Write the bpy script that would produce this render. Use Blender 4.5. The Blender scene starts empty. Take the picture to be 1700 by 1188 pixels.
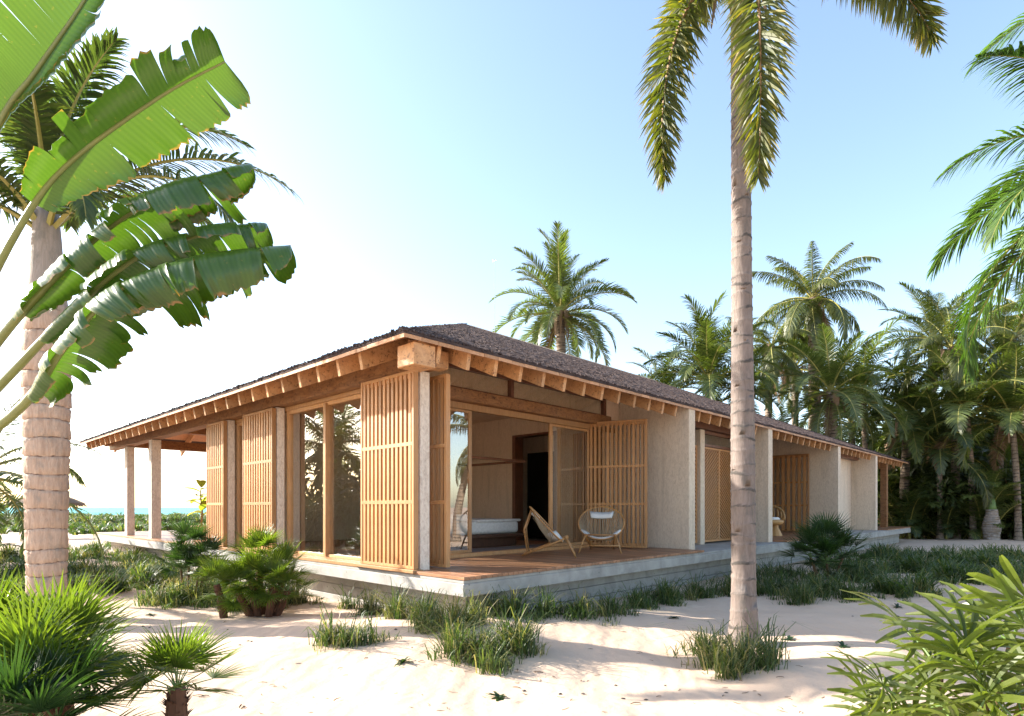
import bpy, math, random
import numpy as np
from mathutils import Vector, Matrix, Euler, noise
R = math.radians
random.seed(7)
sc = bpy.context.scene
C = sc.collection

# ---------------------------------------------------------------- camera, sky, sun, exposure
CAMX, CAMY, EYE = -5.200, -5.859, 0.92          # metres; z = 0 is the top of the timber deck
FWD = (.722, .6915); RGT = (.6919, -.7223); FPX = 986.0
cam_d = bpy.data.cameras.new("camera"); cam = bpy.data.objects.new("camera", cam_d); C.objects.link(cam)
cam.location = (CAMX, CAMY, EYE)
cam.rotation_euler = (R(90), 0, -math.atan2(FWD[0], FWD[1]))
cam_d.sensor_width = 36; cam_d.lens = 36 * FPX / 1700
cam_d.shift_y = (842 - 594) / 1700
cam_d.clip_start = 0.05; cam_d.clip_end = 9000
sc.camera = cam
SUN = Vector((-.516, .856, .53)).normalized()
world = bpy.data.worlds.new("World"); sc.world = world; world.use_nodes = True
wn = world.node_tree
sky = wn.nodes.new("ShaderNodeTexSky"); sky.sky_type = 'NISHITA'; sky.sun_disc = False
sky.sun_elevation = math.asin(SUN.z); sky.sun_rotation = math.atan2(SUN.x, SUN.y)
sky.air_density = 1.0; sky.dust_density = 1.3; sky.ozone_density = 0.3; sky.altitude = 0
wn.links.new(sky.outputs[0], wn.nodes["Background"].inputs[0])
wn.nodes["Background"].inputs[1].default_value = 0.15
sd = bpy.data.lights.new("sun", 'SUN'); sd.energy = 5.0; sd.angle = R(.5); sd.color = (1, .93, .82)
so = bpy.data.objects.new("sun", sd); C.objects.link(so); so.rotation_euler = SUN.to_track_quat('Z', 'Y').to_euler(); so.location = (-20, 30, 20)
sc.view_settings.view_transform = 'Standard'; sc.view_settings.look = 'None'; sc.view_settings.gamma = 1
sc.view_settings.exposure = 1.6
sc.cycles.max_bounces = 8; sc.cycles.transparent_max_bounces = 24; sc.cycles.diffuse_bounces = 4
sc.cycles.transmission_bounces = 6

# ---------------------------------------------------------------- helpers
def cw(px, depth):
    r = (px - 850) / FPX * depth
    return (CAMX + FWD[0] * depth + RGT[0] * r, CAMY + FWD[1] * depth + RGT[1] * r)
def P(px, py, depth):
    x, y = cw(px, depth); return Vector((x, y, EYE + (842 - py) / FPX * depth))
def smooth(a, b, x):
    t = np.clip((x - a) / (b - a), 0, 1); return t * t * (3 - 2 * t)

def tag(o, label=None, cat=None, group=None, kind=None):
    if label: o['label'] = label
    if cat: o['category'] = cat
    if group: o['group'] = group
    if kind: o['kind'] = kind
    return o
def empty(name, loc, rz=0, **k):
    o = bpy.data.objects.new(name, None); C.objects.link(o); o.location = loc; o.rotation_euler = (0, 0, rz)
    o.empty_display_size = .3
    return tag(o, **k)
def link(name, me, parent=None, loc=(0, 0, 0), rot=(0, 0, 0), scale=(1, 1, 1), keep=False):
    o = bpy.data.objects.new(name, me); C.objects.link(o)
    o.location = loc; o.rotation_euler = rot; o.scale = scale if not isinstance(scale, (int, float)) else (scale,) * 3
    if parent:
        o.parent = parent
        if keep: o.matrix_parent_inverse = Matrix.Translation(parent.location).inverted()
    return o

class MB:
    def __init__(s): s.v = []; s.f = []; s.m = []; s.t = []; s.cm = 0; s.ct = 0.0
    def add(s, vs, fs):
        b = len(s.v); s.v.extend(tuple(p) for p in vs); s.t.extend([s.ct] * len(vs))
        s.f.extend(tuple(i + b for i in f) for f in fs); s.m.extend([s.cm] * len(fs)); return b
    def box(s, x0, x1, y0, y1, z0, z1):
        return s.add([(x0, y0, z0), (x1, y0, z0), (x1, y1, z0), (x0, y1, z0), (x0, y0, z1), (x1, y0, z1), (x1, y1, z1), (x0, y1, z1)],
              [(0, 3, 2, 1), (4, 5, 6, 7), (0, 1, 5, 4), (1, 2, 6, 5), (2, 3, 7, 6), (3, 0, 4, 7)])
    def prism(s, pts, vec):                     # polygon extruded by vec
        n = len(pts); vec = Vector(vec); a = [Vector(p) for p in pts]; b = [p + vec for p in a]
        s.add(a + b, [tuple(range(n))[::-1], tuple(range(n, 2 * n))] + [(i, (i + 1) % n, n + (i + 1) % n, n + i) for i in range(n)])
    def bar(s, a, b, w, h=None, up=(0, 0, 1)):
        a = Vector(a); b = Vector(b); h = h or w; d = (b - a).normalized(); up = Vector(up)
        if abs(d.dot(up)) > .98: up = Vector((1, 0, 0))
        sx = d.cross(up).normalized() * (w / 2); sz = sx.cross(d).normalized() * (h / 2)
        s.prism([a - sx - sz, a + sx - sz, a + sx + sz, a - sx + sz], b - a)
    def tube(s, pts, rad, n=8, closed=False, cap=True):
        pts = [Vector(p) for p in pts]; N = len(pts)
        if isinstance(rad, (int, float)): rad = [rad] * N
        vs = []; ref = Vector((0, 0, 1))
        d0 = (pts[1] - pts[0]).normalized()
        if abs(d0.z) > .9: ref = Vector((1, 0, 0))
        u = d0.cross(ref).normalized()
        for i, p in enumerate(pts):
            a = pts[(i - 1) % N] if (closed or i > 0) else p; b = pts[(i + 1) % N] if (closed or i < N - 1) else p
            d = (b - a).normalized(); u = (u - d * u.dot(d)).normalized(); w = d.cross(u)
            for k in range(n):
                t = 2 * math.pi * k / n; vs.append(p + (u * math.cos(t) + w * math.sin(t)) * rad[i])
        fs = []
        for i in range(N if closed else N - 1):
            j = (i + 1) % N
            for k in range(n): fs.append((i * n + k, i * n + (k + 1) % n, j * n + (k + 1) % n, j * n + k))
        if cap and not closed: fs += [tuple(range(n))[::-1], tuple(range((N - 1) * n, N * n))]
        return s.add(vs, fs)
    def lathe(s, prof, n=20, c=(0, 0)):
        vs = []; 
        for r, z in prof:
            for k in range(n):
                t = 2 * math.pi * k / n; vs.append((c[0] + r * math.cos(t), c[1] + r * math.sin(t), z))
        fs = [(i * n + k, i * n + (k + 1) % n, (i + 1) * n + (k + 1) % n, (i + 1) * n + k) for i in range(len(prof) - 1) for k in range(n)]
        fs += [tuple(range(n))[::-1], tuple(range((len(prof) - 1) * n, len(prof) * n))]
        s.add(vs, fs)
    def mesh(s, name, mats, sm=False):
        me = bpy.data.meshes.new(name); me.from_pydata(s.v, [], s.f); me.update()
        for m in (mats if isinstance(mats, (list, tuple)) else [mats]): me.materials.append(m)
        if any(s.m): me.polygons.foreach_set('material_index', s.m)
        a = me.attributes.new('tint', 'FLOAT', 'POINT'); a.data.foreach_set('value', s.t)
        if sm: me.polygons.foreach_set('use_smooth', [True] * len(s.f))
        return me
    def build(s, name, mats, parent=None, sm=False, bevel=0, keep=False, **k):
        o = link(name, s.mesh(name, mats, sm), parent, keep=keep, **k)
        if bevel:
            b = o.modifiers.new('bevel', 'BEVEL'); b.width = bevel; b.segments = 1; b.limit_method = 'ANGLE'
        return o

# ---------------------------------------------------------------- materials
def nmat(name):
    m = bpy.data.materials.new(name); m.use_nodes = True; nt = m.node_tree
    return m, nt, nt.nodes['Principled BSDF']
def nd(nt, t, **k):
    n = nt.nodes.new(t)
    for a, b in k.items(): setattr(n, a, b)
    return n
def coords(nt, scale=(1, 1, 1), rot=(0, 0, 0)):
    tc = nd(nt, 'ShaderNodeTexCoord'); mp = nd(nt, 'ShaderNodeMapping'); mp.inputs['Scale'].default_value = scale; mp.inputs['Rotation'].default_value = rot
    nt.links.new(tc.outputs['Object'], mp.inputs[0]); return mp.outputs[0]
def noise_n(nt, vec, scale, detail=4, rough=.55, dist=0):
    n = nd(nt, 'ShaderNodeTexNoise'); n.inputs['Scale'].default_value = scale; n.inputs['Detail'].default_value = detail
    n.inputs['Roughness'].default_value = rough; n.inputs['Distortion'].default_value = dist
    if vec is not None: nt.links.new(vec, n.inputs['Vector'])
    return n.outputs['Fac']
def ramp(nt, fac, stops):
    r = nd(nt, 'ShaderNodeValToRGB'); e = r.color_ramp.elements
    while len(e) < len(stops): e.new(.5)
    for el, (p, c) in zip(e, stops): el.position = p; el.color = tuple(c) + (1,)
    nt.links.new(fac, r.inputs[0]); return r.outputs[0]
def mix(nt, fac, a, b, mode='MIX'):
    n = nd(nt, 'ShaderNodeMix', data_type='RGBA', blend_type=mode)
    for s, v in ((n.inputs[0], fac), (n.inputs[6], a), (n.inputs[7], b)):
        if isinstance(v, (int, float)): s.default_value = v
        elif isinstance(v, (tuple, list)): s.default_value = tuple(v) + (1,)
        else: nt.links.new(v, s)
    return n.outputs[2]
def math_n(nt, op, a, b=None):
    n = nd(nt, 'ShaderNodeMath', operation=op)
    for i, v in enumerate((a, b)):
        if v is None: continue
        if isinstance(v, (int, float)): n.inputs[i].default_value = v
        else: nt.links.new(v, n.inputs[i])
    return n.outputs[0]
def bump(nt, bsdf, h, strength=.3, dist=.01):
    b = nd(nt, 'ShaderNodeBump'); b.inputs['Strength'].default_value = strength; b.inputs['Distance'].default_value = dist
    nt.links.new(h, b.inputs['Height']); nt.links.new(b.outputs[0], bsdf.inputs['Normal'])
def obj_vary(nt, col, lo=.85, hi=1.12):
    oi = nd(nt, 'ShaderNodeObjectInfo'); mr = nd(nt, 'ShaderNodeMapRange'); mr.inputs['To Min'].default_value = lo; mr.inputs['To Max'].default_value = hi
    nt.links.new(oi.outputs['Random'], mr.inputs[0])
    vm = nd(nt, 'ShaderNodeVectorMath', operation='SCALE'); nt.links.new(col, vm.inputs[0]); nt.links.new(mr.outputs[0], vm.inputs['Scale'])
    return vm.outputs[0]

def wood(name, light, dark, scale=(1, 1, 1), freq=6, spots=0, rough=.55, vary=(.86, 1.1)):
    m, nt, b = nmat(name); v = coords(nt, scale)
    g = noise_n(nt, v, freq, 6, .6, 1.2); f = noise_n(nt, v, freq * 7, 3)
    c = ramp(nt, g, [(.3, dark), (.62, light)])
    c = mix(nt, ramp(nt, f, [(.35, (0, 0, 0)), (.7, (1, 1, 1))]), mix(nt, .35, c, dark), c)
    if spots:
        v2 = coords(nt, (1, 1, 1)); s = noise_n(nt, v2, 16, 5, .75, .6)
        c = mix(nt, ramp(nt, s, [(.36, (spots,) * 3), (.45, (0, 0, 0))]), c, (dark[0] * .35, dark[1] * .3, dark[2] * .3))
    wz = noise_n(nt, coords(nt), 1.6, 5, .6); c = mix(nt, ramp(nt, wz, [(.42, (0, 0, 0)), (.75, (.42, .42, .42))]), c, tuple(.5 * x + .5 * (.62 * sum(light) / 3) for x in light))
    c = obj_vary(nt, c, vary[0] - .12, vary[1] + .06)
    nt.links.new(c, b.inputs['Base Color']); b.inputs['Roughness'].default_value = rough
    bump(nt, b, g, .35, .008); return m
W_RAFT = wood('rafter_timber', (.62, .34, .15), (.42, .20, .08), (2, 2, 2), 5, 1, .6)
W_BEAM = wood('rough_beam_timber', (.42, .20, .07), (.20, .08, .028), (1, .6, 3), 5, 1, .65)
W_SLAT = wood('slat_timber', (.52, .27, .105), (.38, .17, .06), (6, 6, .5), 4, 0, .5)
W_FRAME = wood('frame_timber', (.54, .29, .12), (.38, .18, .065), (5, 5, .6), 4, 0, .5)
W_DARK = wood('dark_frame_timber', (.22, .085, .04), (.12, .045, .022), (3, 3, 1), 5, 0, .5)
W_SHEATH = wood('sheathing_timber', (.60, .32, .16), (.40, .19, .085), (4, 4, 4), 5, 0, .6)
W_DECK = wood('deck_timber', (.42, .21, .105), (.24, .10, .048), (8, .6, 4), 4, 0, .42, (.78, 1.15))
W_CHAIR = wood('chair_timber', (.52, .27, .09), (.38, .17, .05), (4, 4, 4), 6, 0, .4)
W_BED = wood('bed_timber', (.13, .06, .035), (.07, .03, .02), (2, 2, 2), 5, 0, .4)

def plaster(name, a, b_, bs=.5):
    m, nt, b = nmat(name); v = coords(nt)
    n1 = noise_n(nt, coords(nt, (1, 1, .45)), 26, 7, .75, .8); n2 = noise_n(nt, v, 1.7, 4)
    c = ramp(nt, n1, [(.34, b_), (.56, a)]); c = mix(nt, n2, c, mix(nt, .25, c, b_)); st = noise_n(nt, coords(nt, (3, 3, .28)), 2.2, 5, .65)
    c = mix(nt, ramp(nt, st, [(.52, (0, 0, 0)), (.75, (.45, .45, .45))]), c, tuple(x * .62 for x in b_))
    nt.links.new(c, b.inputs['Base Color']); b.inputs['Roughness'].default_value = .9
    bump(nt, b, n1, bs, .012); return m
PLASTER = plaster('sand_plaster', (.72, .60, .475), (.52, .41, .31))
COLUMN = plaster('column_plaster', (.80, .70, .60), (.52, .41, .33), .6)
INNER = plaster('interior_plaster', (.78, .60, .45), (.64, .47, .33), .3)

def concrete():
    m, nt, b = nmat('board_marked_concrete'); v = coords(nt)
    n1 = noise_n(nt, v, 3, 7, .65, .4); n2 = noise_n(nt, v, 60, 3)
    c = ramp(nt, n1, [(.3, (.25, .235, .215)), (.7, (.44, .42, .39))])
    vo = nd(nt, 'ShaderNodeTexVoronoi'); vo.inputs['Scale'].default_value = 5; nt.links.new(v, vo.inputs['Vector'])
    pit = ramp(nt, vo.outputs['Distance'], [(.045, (1, 1, 1)), (.07, (0, 0, 0))])
    c = mix(nt, pit, c, (.12, .12, .12)); c = mix(nt, math_n(nt, 'MULTIPLY', n2, .25), c, (.2, .2, .2))
    nt.links.new(c, b.inputs['Base Color']); b.inputs['Roughness'].default_value = .8
    bump(nt, b, n2, .2, .004); return m
CONC = concrete()

def sand():
    m, nt, b = nmat('sand'); v = coords(nt)
    n1 = noise_n(nt, v, .9, 5); n2 = noise_n(nt, v, 9, 6, .65); n3 = noise_n(nt, v, 220, 2)
    c = ramp(nt, n1, [(.25, (.56, .41, .295)), (.75, (.64, .48, .355))])
    c = mix(nt, math_n(nt, 'MULTIPLY', n3, .35), c, (.46, .34, .25))
    nt.links.new(c, b.inputs['Base Color']); b.inputs['Roughness'].default_value = .95
    w = nd(nt, 'ShaderNodeTexWave'); w.inputs['Scale'].default_value = 1.5; w.inputs['Distortion'].default_value = 9; w.inputs['Detail'].default_value = 3; w.inputs['Detail Scale'].default_value = .8
    nt.links.new(coords(nt, (1, 1, 1), (0, 0, .9)), w.inputs['Vector'])
    h = math_n(nt, 'ADD', math_n(nt, 'MULTIPLY', w.outputs['Fac'], .45), math_n(nt, 'ADD', math_n(nt, 'MULTIPLY', n2, 1.3), math_n(nt, 'MULTIPLY', n3, .12)))
    vo = nd(nt, 'ShaderNodeTexVoronoi', feature='SMOOTH_F1'); vo.inputs['Scale'].default_value = 2.6; nt.links.new(coords(nt, (1, 1.7, 1), (0, 0, .5)), vo.inputs['Vector'])
    dm = ramp(nt, vo.outputs['Distance'], [(.06, (0, 0, 0)), (.26, (1, 1, 1))]); msk = ramp(nt, noise_n(nt, v, .55, 3), [(.46, (0, 0, 0)), (.60, (1, 1, 1))])
    h = math_n(nt, 'ADD', h, math_n(nt, 'MULTIPLY', math_n(nt, 'MULTIPLY', dm, msk), 1.5))
    bump(nt, b, h, .55, .02); return m
SAND = sand()

def simple(name, col, rough=.6, metal=0, vary=None, n=None):
    m, nt, b = nmat(name); b.inputs['Roughness'].default_value = rough; b.inputs['Metallic'].default_value = metal
    f = noise_n(nt, coords(nt), n or 18, 5)
    c = mix(nt, f, tuple(x * .72 for x in col), tuple(min(1, x * 1.22) for x in col))
    if vary: c = obj_vary(nt, c, *vary)
    nt.links.new(c, b.inputs['Base Color']); bump(nt, b, f, .15, .004); return m
LINEN = simple('white_linen', (.72, .71, .70), .85); ROPE = simple('natural_rope', (.36, .29, .20), .8)
WICKER = simple('wicker_cane', (.48, .27, .10), .6); TERRA = simple('terracotta_pot', (.50, .30, .20), .7)
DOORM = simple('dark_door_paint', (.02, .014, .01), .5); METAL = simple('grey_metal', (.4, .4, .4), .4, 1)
STONE = simple('dark_pebble', (.10, .075, .06), .8); DRY = simple('dry_leaf_litter', (.16, .10, .06), .8)
RUG = simple('grey_rug', (.16, .14, .14), .95); HUT = simple('hut_thatch', (.14, .085, .05), .9)
POOL = simple('blue_towel', (.10, .13, .2), .9)

def thatch():
    m, nt, b = nmat('bark_shingle'); v = coords(nt, (.35, 1, 1))
    n1 = noise_n(nt, v, 14, 6, .7); n2 = noise_n(nt, coords(nt), .8, 4)
    c = ramp(nt, n1, [(.3, (.032, .023, .023)), (.7, (.085, .064, .062))]); c = mix(nt, n2, c, mix(nt, .35, c, (.07, .05, .045)))
    c = obj_vary(nt, c, .9, 1.1)
    at = nd(nt, 'ShaderNodeAttribute', attribute_name='tint'); c = mix(nt, math_n(nt, 'MULTIPLY', at.outputs['Fac'], .7), c, (.14, .11, .10))
    nt.links.new(c, b.inputs['Base Color']); b.inputs['Roughness'].default_value = .95; b.inputs['Specular IOR Level'].default_value = .12; bump(nt, b, n1, .6, .02); return m
THATCH = thatch()

def glass(name, refl=1.9, tint=(.92, .95, .93), coat=0.):
    m, nt, b = nmat(name); nt.nodes.remove(b); out = nt.nodes['Material Output']
    tr = nd(nt, 'ShaderNodeBsdfTransparent'); tr.inputs[0].default_value = tint + (1,)
    gl = nd(nt, 'ShaderNodeBsdfGlossy'); gl.inputs['Roughness'].default_value = .0
    fr = nd(nt, 'ShaderNodeFresnel'); fr.inputs['IOR'].default_value = refl
    gm = nd(nt, 'ShaderNodeNewGeometry')
    f = math_n(nt, 'MULTIPLY', math_n(nt, 'ADD', fr.outputs[0], coat), math_n(nt, 'SUBTRACT', 1, gm.outputs['Backfacing']))
    mx = nd(nt, 'ShaderNodeMixShader'); nt.links.new(f, mx.inputs[0]); nt.links.new(tr.outputs[0], mx.inputs[1]); nt.links.new(gl.outputs[0], mx.inputs[2])
    nt.links.new(mx.outputs[0], out.inputs[0]); return m
GLASS = glass('window_glass', 1.55, (.97, .98, .96), .27); RAIL = glass('balustrade_glass', 1.5, (.93, .97, .95))

def sea_m():
    m, nt, b = nmat('turquoise_sea'); v = coords(nt)
    n = noise_n(nt, coords(nt, (1, .25, 1)), .05, 4)
    nt.links.new(ramp(nt, n, [(.3, (.10, .36, .38)), (.7, (.16, .43, .45))]), b.inputs['Base Color'])
    b.inputs['Roughness'].default_value = .7; b.inputs['Specular IOR Level'].default_value = .08
    bump(nt, b, noise_n(nt, v, .6, 4), .3, .3); return m
SEA = sea_m()

def leaf(name, a, b_, tipc=None, rough=.42, trans=.35, tcol=None, spec=.5):
    """a..b_ = green range driven by the per-leaflet tint attribute; tipc reached at tint above 1"""
    m, nt, b = nmat(name); at = nd(nt, 'ShaderNodeAttribute', attribute_name='tint').outputs['Fac']
    stops = [(0, a), (.5, b_)] + ([(1, tipc)] if tipc else [])
    c = ramp(nt, math_n(nt, 'MULTIPLY', at, .5), stops)
    f = noise_n(nt, coords(nt), 9, 4); c = mix(nt, math_n(nt, 'MULTIPLY', f, .5), c, tuple(x * .6 for x in a))
    c = obj_vary(nt, c, .8, 1.15)
    nt.links.new(c, b.inputs['Base Color']); b.inputs['Roughness'].default_value = rough; b.inputs['Specular IOR Level'].default_value = spec
    tl = nd(nt, 'ShaderNodeBsdfTranslucent')
    nt.links.new(mix(nt, 1.0, c, tcol or (2.3, 2.5, .9), 'MULTIPLY'), tl.inputs[0])
    mx = nd(nt, 'ShaderNodeMixShader'); mx.inputs[0].default_value = trans
    nt.links.new(b.outputs[0], mx.inputs[1]); nt.links.new(tl.outputs[0], mx.inputs[2]); nt.links.new(mx.outputs[0], nt.nodes['Material Output'].inputs[0])
    return m
L_FOX = leaf('foxtail_leaflet', (.04, .065, .012), (.13, .13, .018), (.42, .28, .035), .5, .32)
L_COCO = leaf('coconut_leaflet', (.05, .07, .02), (.13, .14, .035), (.34, .22, .06), .4, .32)
L_GRN = leaf('palm_leaflet', (.055, .08, .022), (.125, .15, .04), (.28, .25, .08), .38, .32)
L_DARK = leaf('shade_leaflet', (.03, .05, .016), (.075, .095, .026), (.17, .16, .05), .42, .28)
L_ROYAL = leaf('left_palm_leaflet', (.03, .06, .02), (.09, .12, .03), (.26, .24, .06), .4, .35)
L_OVER = leaf('hanging_leaflet', (.035, .08, .016), (.09, .155, .03), (.24, .26, .05), .5, .32, None, .2)
L_DEAD = leaf('dead_frond_leaflet', (.16, .10, .05), (.26, .17, .09), (.34, .24, .13), .8, .15, (1.2, 1.1, .9))
L_FAN = leaf('fan_leaflet', (.045, .085, .012), (.15, .19, .02), (.42, .40, .06), .36, .38)
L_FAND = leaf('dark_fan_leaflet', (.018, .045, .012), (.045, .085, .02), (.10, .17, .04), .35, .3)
L_RHAP = leaf('broad_fan_leaflet', (.06, .09, .016), (.14, .165, .028), (.36, .29, .07), .38, .35)
L_GRASS = leaf('beach_grass', (.03, .062, .016), (.095, .14, .035), (.38, .31, .17), .5, .3)
L_POT = leaf('potted_leaf', (.22, .26, .05), (.34, .34, .07), (.4, .38, .1), .4, .45)
STALK = simple('palm_stalk', (.26, .24, .06), .5); STALKR = simple('brown_stalk', (.22, .13, .05), .6)
FIBRE = simple('fibrous_trunk', (.13, .055, .028), .9, n=30); CANE = simple('cane_stem', (.17, .10, .05), .8, n=30)
DEADF = simple('dead_frond_skirt', (.24, .16, .10), .85, n=12); GREENST = simple('green_stem', (.13, .22, .06), .45)

def banana_m():
    m, nt, b = nmat('banana_blade'); at = nd(nt, 'ShaderNodeAttribute', attribute_name='tint').outputs['Fac']
    w = math_n(nt, 'SINE', math_n(nt, 'MULTIPLY', at, 640.))
    c = mix(nt, math_n(nt, 'ADD', math_n(nt, 'MULTIPLY', w, .25), .5), (.034, .085, .014), (.052, .112, .02))
    f = noise_n(nt, coords(nt), 3, 4); c = mix(nt, math_n(nt, 'MULTIPLY', f, .5), c, (.03, .07, .012)); eg = nd(nt, 'ShaderNodeAttribute', attribute_name='edge').outputs['Fac']; nz = noise_n(nt, coords(nt), 22, 4); rim = ramp(nt, math_n(nt, 'MULTIPLY', math_n(nt, 'ADD', eg, math_n(nt, 'MULTIPLY', nz, .3)), .8), [(.885, (0, 0, 0)), (.93, (1, 1, 1))]); c = mix(nt, rim, c, (.22, .13, .05)); sp = ramp(nt, noise_n(nt, coords(nt), 45, 3), [(.66, (0, 0, 0)), (.72, (.6, .6, .6))]); c = mix(nt, sp, c, (.12, .12, .03))
    nt.links.new(c, b.inputs['Base Color']); b.inputs['Roughness'].default_value = .3; b.inputs['Specular IOR Level'].default_value = .55
    bump(nt, b, w, .12, .003)
    tl = nd(nt, 'ShaderNodeBsdfTranslucent'); nt.links.new(mix(nt, 1.0, c, (2.9, 2.7, .8), 'MULTIPLY'), tl.inputs[0])
    mx = nd(nt, 'ShaderNodeMixShader'); mx.inputs[0].default_value = .27
    nt.links.new(b.outputs[0], mx.inputs[1]); nt.links.new(tl.outputs[0], mx.inputs[2]); nt.links.new(mx.outputs[0], nt.nodes['Material Output'].inputs[0]); return m
BANANA = banana_m(); BANRIB = simple('banana_midrib', (.17, .19, .06), .4)

def trunk_m(name, a, b_, ring, sc_=(6, 6, 1.2)):
    m, nt, b = nmat(name); at = nd(nt, 'ShaderNodeAttribute', attribute_name='tint').outputs['Fac']
    n1 = noise_n(nt, coords(nt, sc_), 3, 6, .7, 1); n2 = noise_n(nt, coords(nt, (3, 3, 5)), 4, 4, .7)
    c = ramp(nt, n1, [(.3, b_), (.65, a)])
    c = mix(nt, ramp(nt, math_n(nt, 'MULTIPLY', at, math_n(nt, 'ADD', n2, .35)), [(.3, (0, 0, 0)), (.6, (1, 1, 1))]), c, ring)
    li = noise_n(nt, coords(nt, (1, 1, .6)), 5, 5, .7); c = mix(nt, ramp(nt, li, [(.52, (0, 0, 0)), (.66, (.6, .6, .6))]), c, tuple(.55 * sum(b_) / 3 * (1, 1.02, .95)[k] + .15 * a[k] for k in range(3)))
    nt.links.new(c, b.inputs['Base Color']); b.inputs['Roughness'].default_value = .8; bump(nt, b, n1, .6, .02); return m
T_FRONT = trunk_m('ringed_trunk_bark', (.215, .17, .148), (.125, .095, .08), (.055, .045, .038))
T_LEFT = trunk_m('ruffled_trunk_bark', (.52, .38, .29), (.34, .225, .16), (.15, .085, .055), (7, 7, 1.0))
T_GREY = trunk_m('grey_crownshaft', (.36, .31, .28), (.24, .20, .17), (.2, .15, .1), (5, 5, .6))
T_BACK = trunk_m('weathered_trunk_bark', (.30, .23, .17), (.15, .11, .08), (.07, .05, .04))

# ---------------------------------------------------------------- ground
def dunes(x, y):
    x = np.asarray(x, float); y = np.asarray(y, float)
    h = -.70 + .030 * np.sin(x * .9 + 1.3 * np.sin(y * .45)) + .028 * np.sin(y * 1.1 + 1.7 * np.sin(x * .5 + 1)) + .014 * np.sin(2.3 * x + 1.9 * y + 1.5 * np.sin(.8 * y)) + .012 * np.sin(3.6 * x - 2.7 * y + 2 * np.sin(x))
    h = h + .012 * np.sin(7.1 * x + 2.3 * np.sin(1.9 * y)) * np.sin(6.3 * y + 2.1 * np.sin(1.7 * x))
    h = h + .20 * np.exp(-((x + .3) ** 2 / 3.0 + (y + .2) ** 2 / 3.0))             # the sand banked up at the house corner
    h = h - .14 * np.exp(-((x - .5) ** 2 / 2 + (y - 6) ** 2 / 8))
    h = h + .10 * np.exp(-((x + 4.0) ** 2 / 5 + (y - 1.2) ** 2 / 2.5)) + .08 * np.exp(-((x - 1.0) ** 2 / 1.6 + (y + 4.2) ** 2 / .8))
    under = smooth(-1.5, 1.5, x) * smooth(-1.2, 1.5, y) * (1 - smooth(27, 31, x)) * (1 - smooth(19, 23, y))
    h = h * (1 - under) + (-.78) * under
    far = smooth(25, 60, np.hypot(x, y)); h = h * (1 - far) + (-.70 + .10 * np.sin(x * .11) * np.sin(y * .13 + 1)) * far
    return h - .6 * smooth(140, 176, y) - 3 * smooth(176, 260, y)
nA, nR = 560, 330
rr = .25 * (1.0302 ** np.arange(nR)); rr = rr / rr[-1] * 5200; rr = np.concatenate([np.linspace(.3, 14, 150), 14 * (1.028 ** np.arange(1, 216))])
aa = np.linspace(0, 2 * np.pi, nA, endpoint=False)
X = (CAMX + np.outer(rr, np.cos(aa))); Y = (CAMY + np.outer(rr, np.sin(aa))); Z = dunes(X, Y)
V = np.stack([X.ravel(), Y.ravel(), Z.ravel()], 1).tolist(); nR = len(rr)
Fc = []
for i in range(nR - 1):
    b0 = i * nA; b1 = b0 + nA
    Fc += [(b0 + k, b1 + k, b1 + (k + 1) % nA, b0 + (k + 1) % nA) for k in range(nA)]
Fc.append(tuple(range(nA)))
g = bpy.data.meshes.new('ground'); g.from_pydata(V, [], Fc); g.materials.append(SAND); g.polygons.foreach_set('use_smooth', [True] * len(Fc))
tag(link('ground', g), kind='structure')
m = MB(); m.add([(-6000, 150, -1.02), (6000, 150, -1.02), (6000, 8000, -1.02), (-6000, 8000, -1.02)], [(0, 1, 2, 3)])
tag(m.build('sea', SEA), kind='structure')
def gz(x, y): return float(dunes(x, y))

# ---------------------------------------------------------------- the beach house
HX, HY_ = 29.9, 19.16                        # roof eave: x -0.7..HX, y 0.35..HY_
EX, EY = -.70, .35; SL = .444; ZE = 3.09      # underside of the sheathing at the eave
house = empty('beach_house', (0, 0, -.75), label='long low timber and plaster beach house with dark shingled hip roof on concrete plinth', cat='house')
def H(mb, name, mats, bevel=0, sm=False, label=None, kind=None, parent=None):
    o = mb.build(name, mats, parent or house, sm=sm, bevel=bevel, keep=True)
    if parent and parent is not house: o.matrix_parent_inverse = Matrix.Identity(4)
    if label: o['label'] = label
    if kind: o['kind'] = kind
    return o
def hbox(name, mat, x0, x1, y0, y1, z0, z1, bevel=0, **k):
    m = MB(); m.box(x0, x1, y0, y1, z0, z1); return H(m, name, mat, bevel, **k)
# plinth of three board-marked courses and a cantilevered slab
for i, (z0, z1, ins) in enumerate(((-1.3, -.66, .385), (-.66, -.47, .40), (-.467, -.27, .39))):
    hbox('plinth_course', CONC, ins, 28.4 - ins, ins, 20.4 - ins, z0, z1 - .006, .006)
hbox('slab', CONC, 0, 28.4, 0, 20.4, -.27, -.092, .012)
hbox('slab_topping', CONC, .012, 28.388, .012, 20.388, -.0915, -.047, .006)
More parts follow.
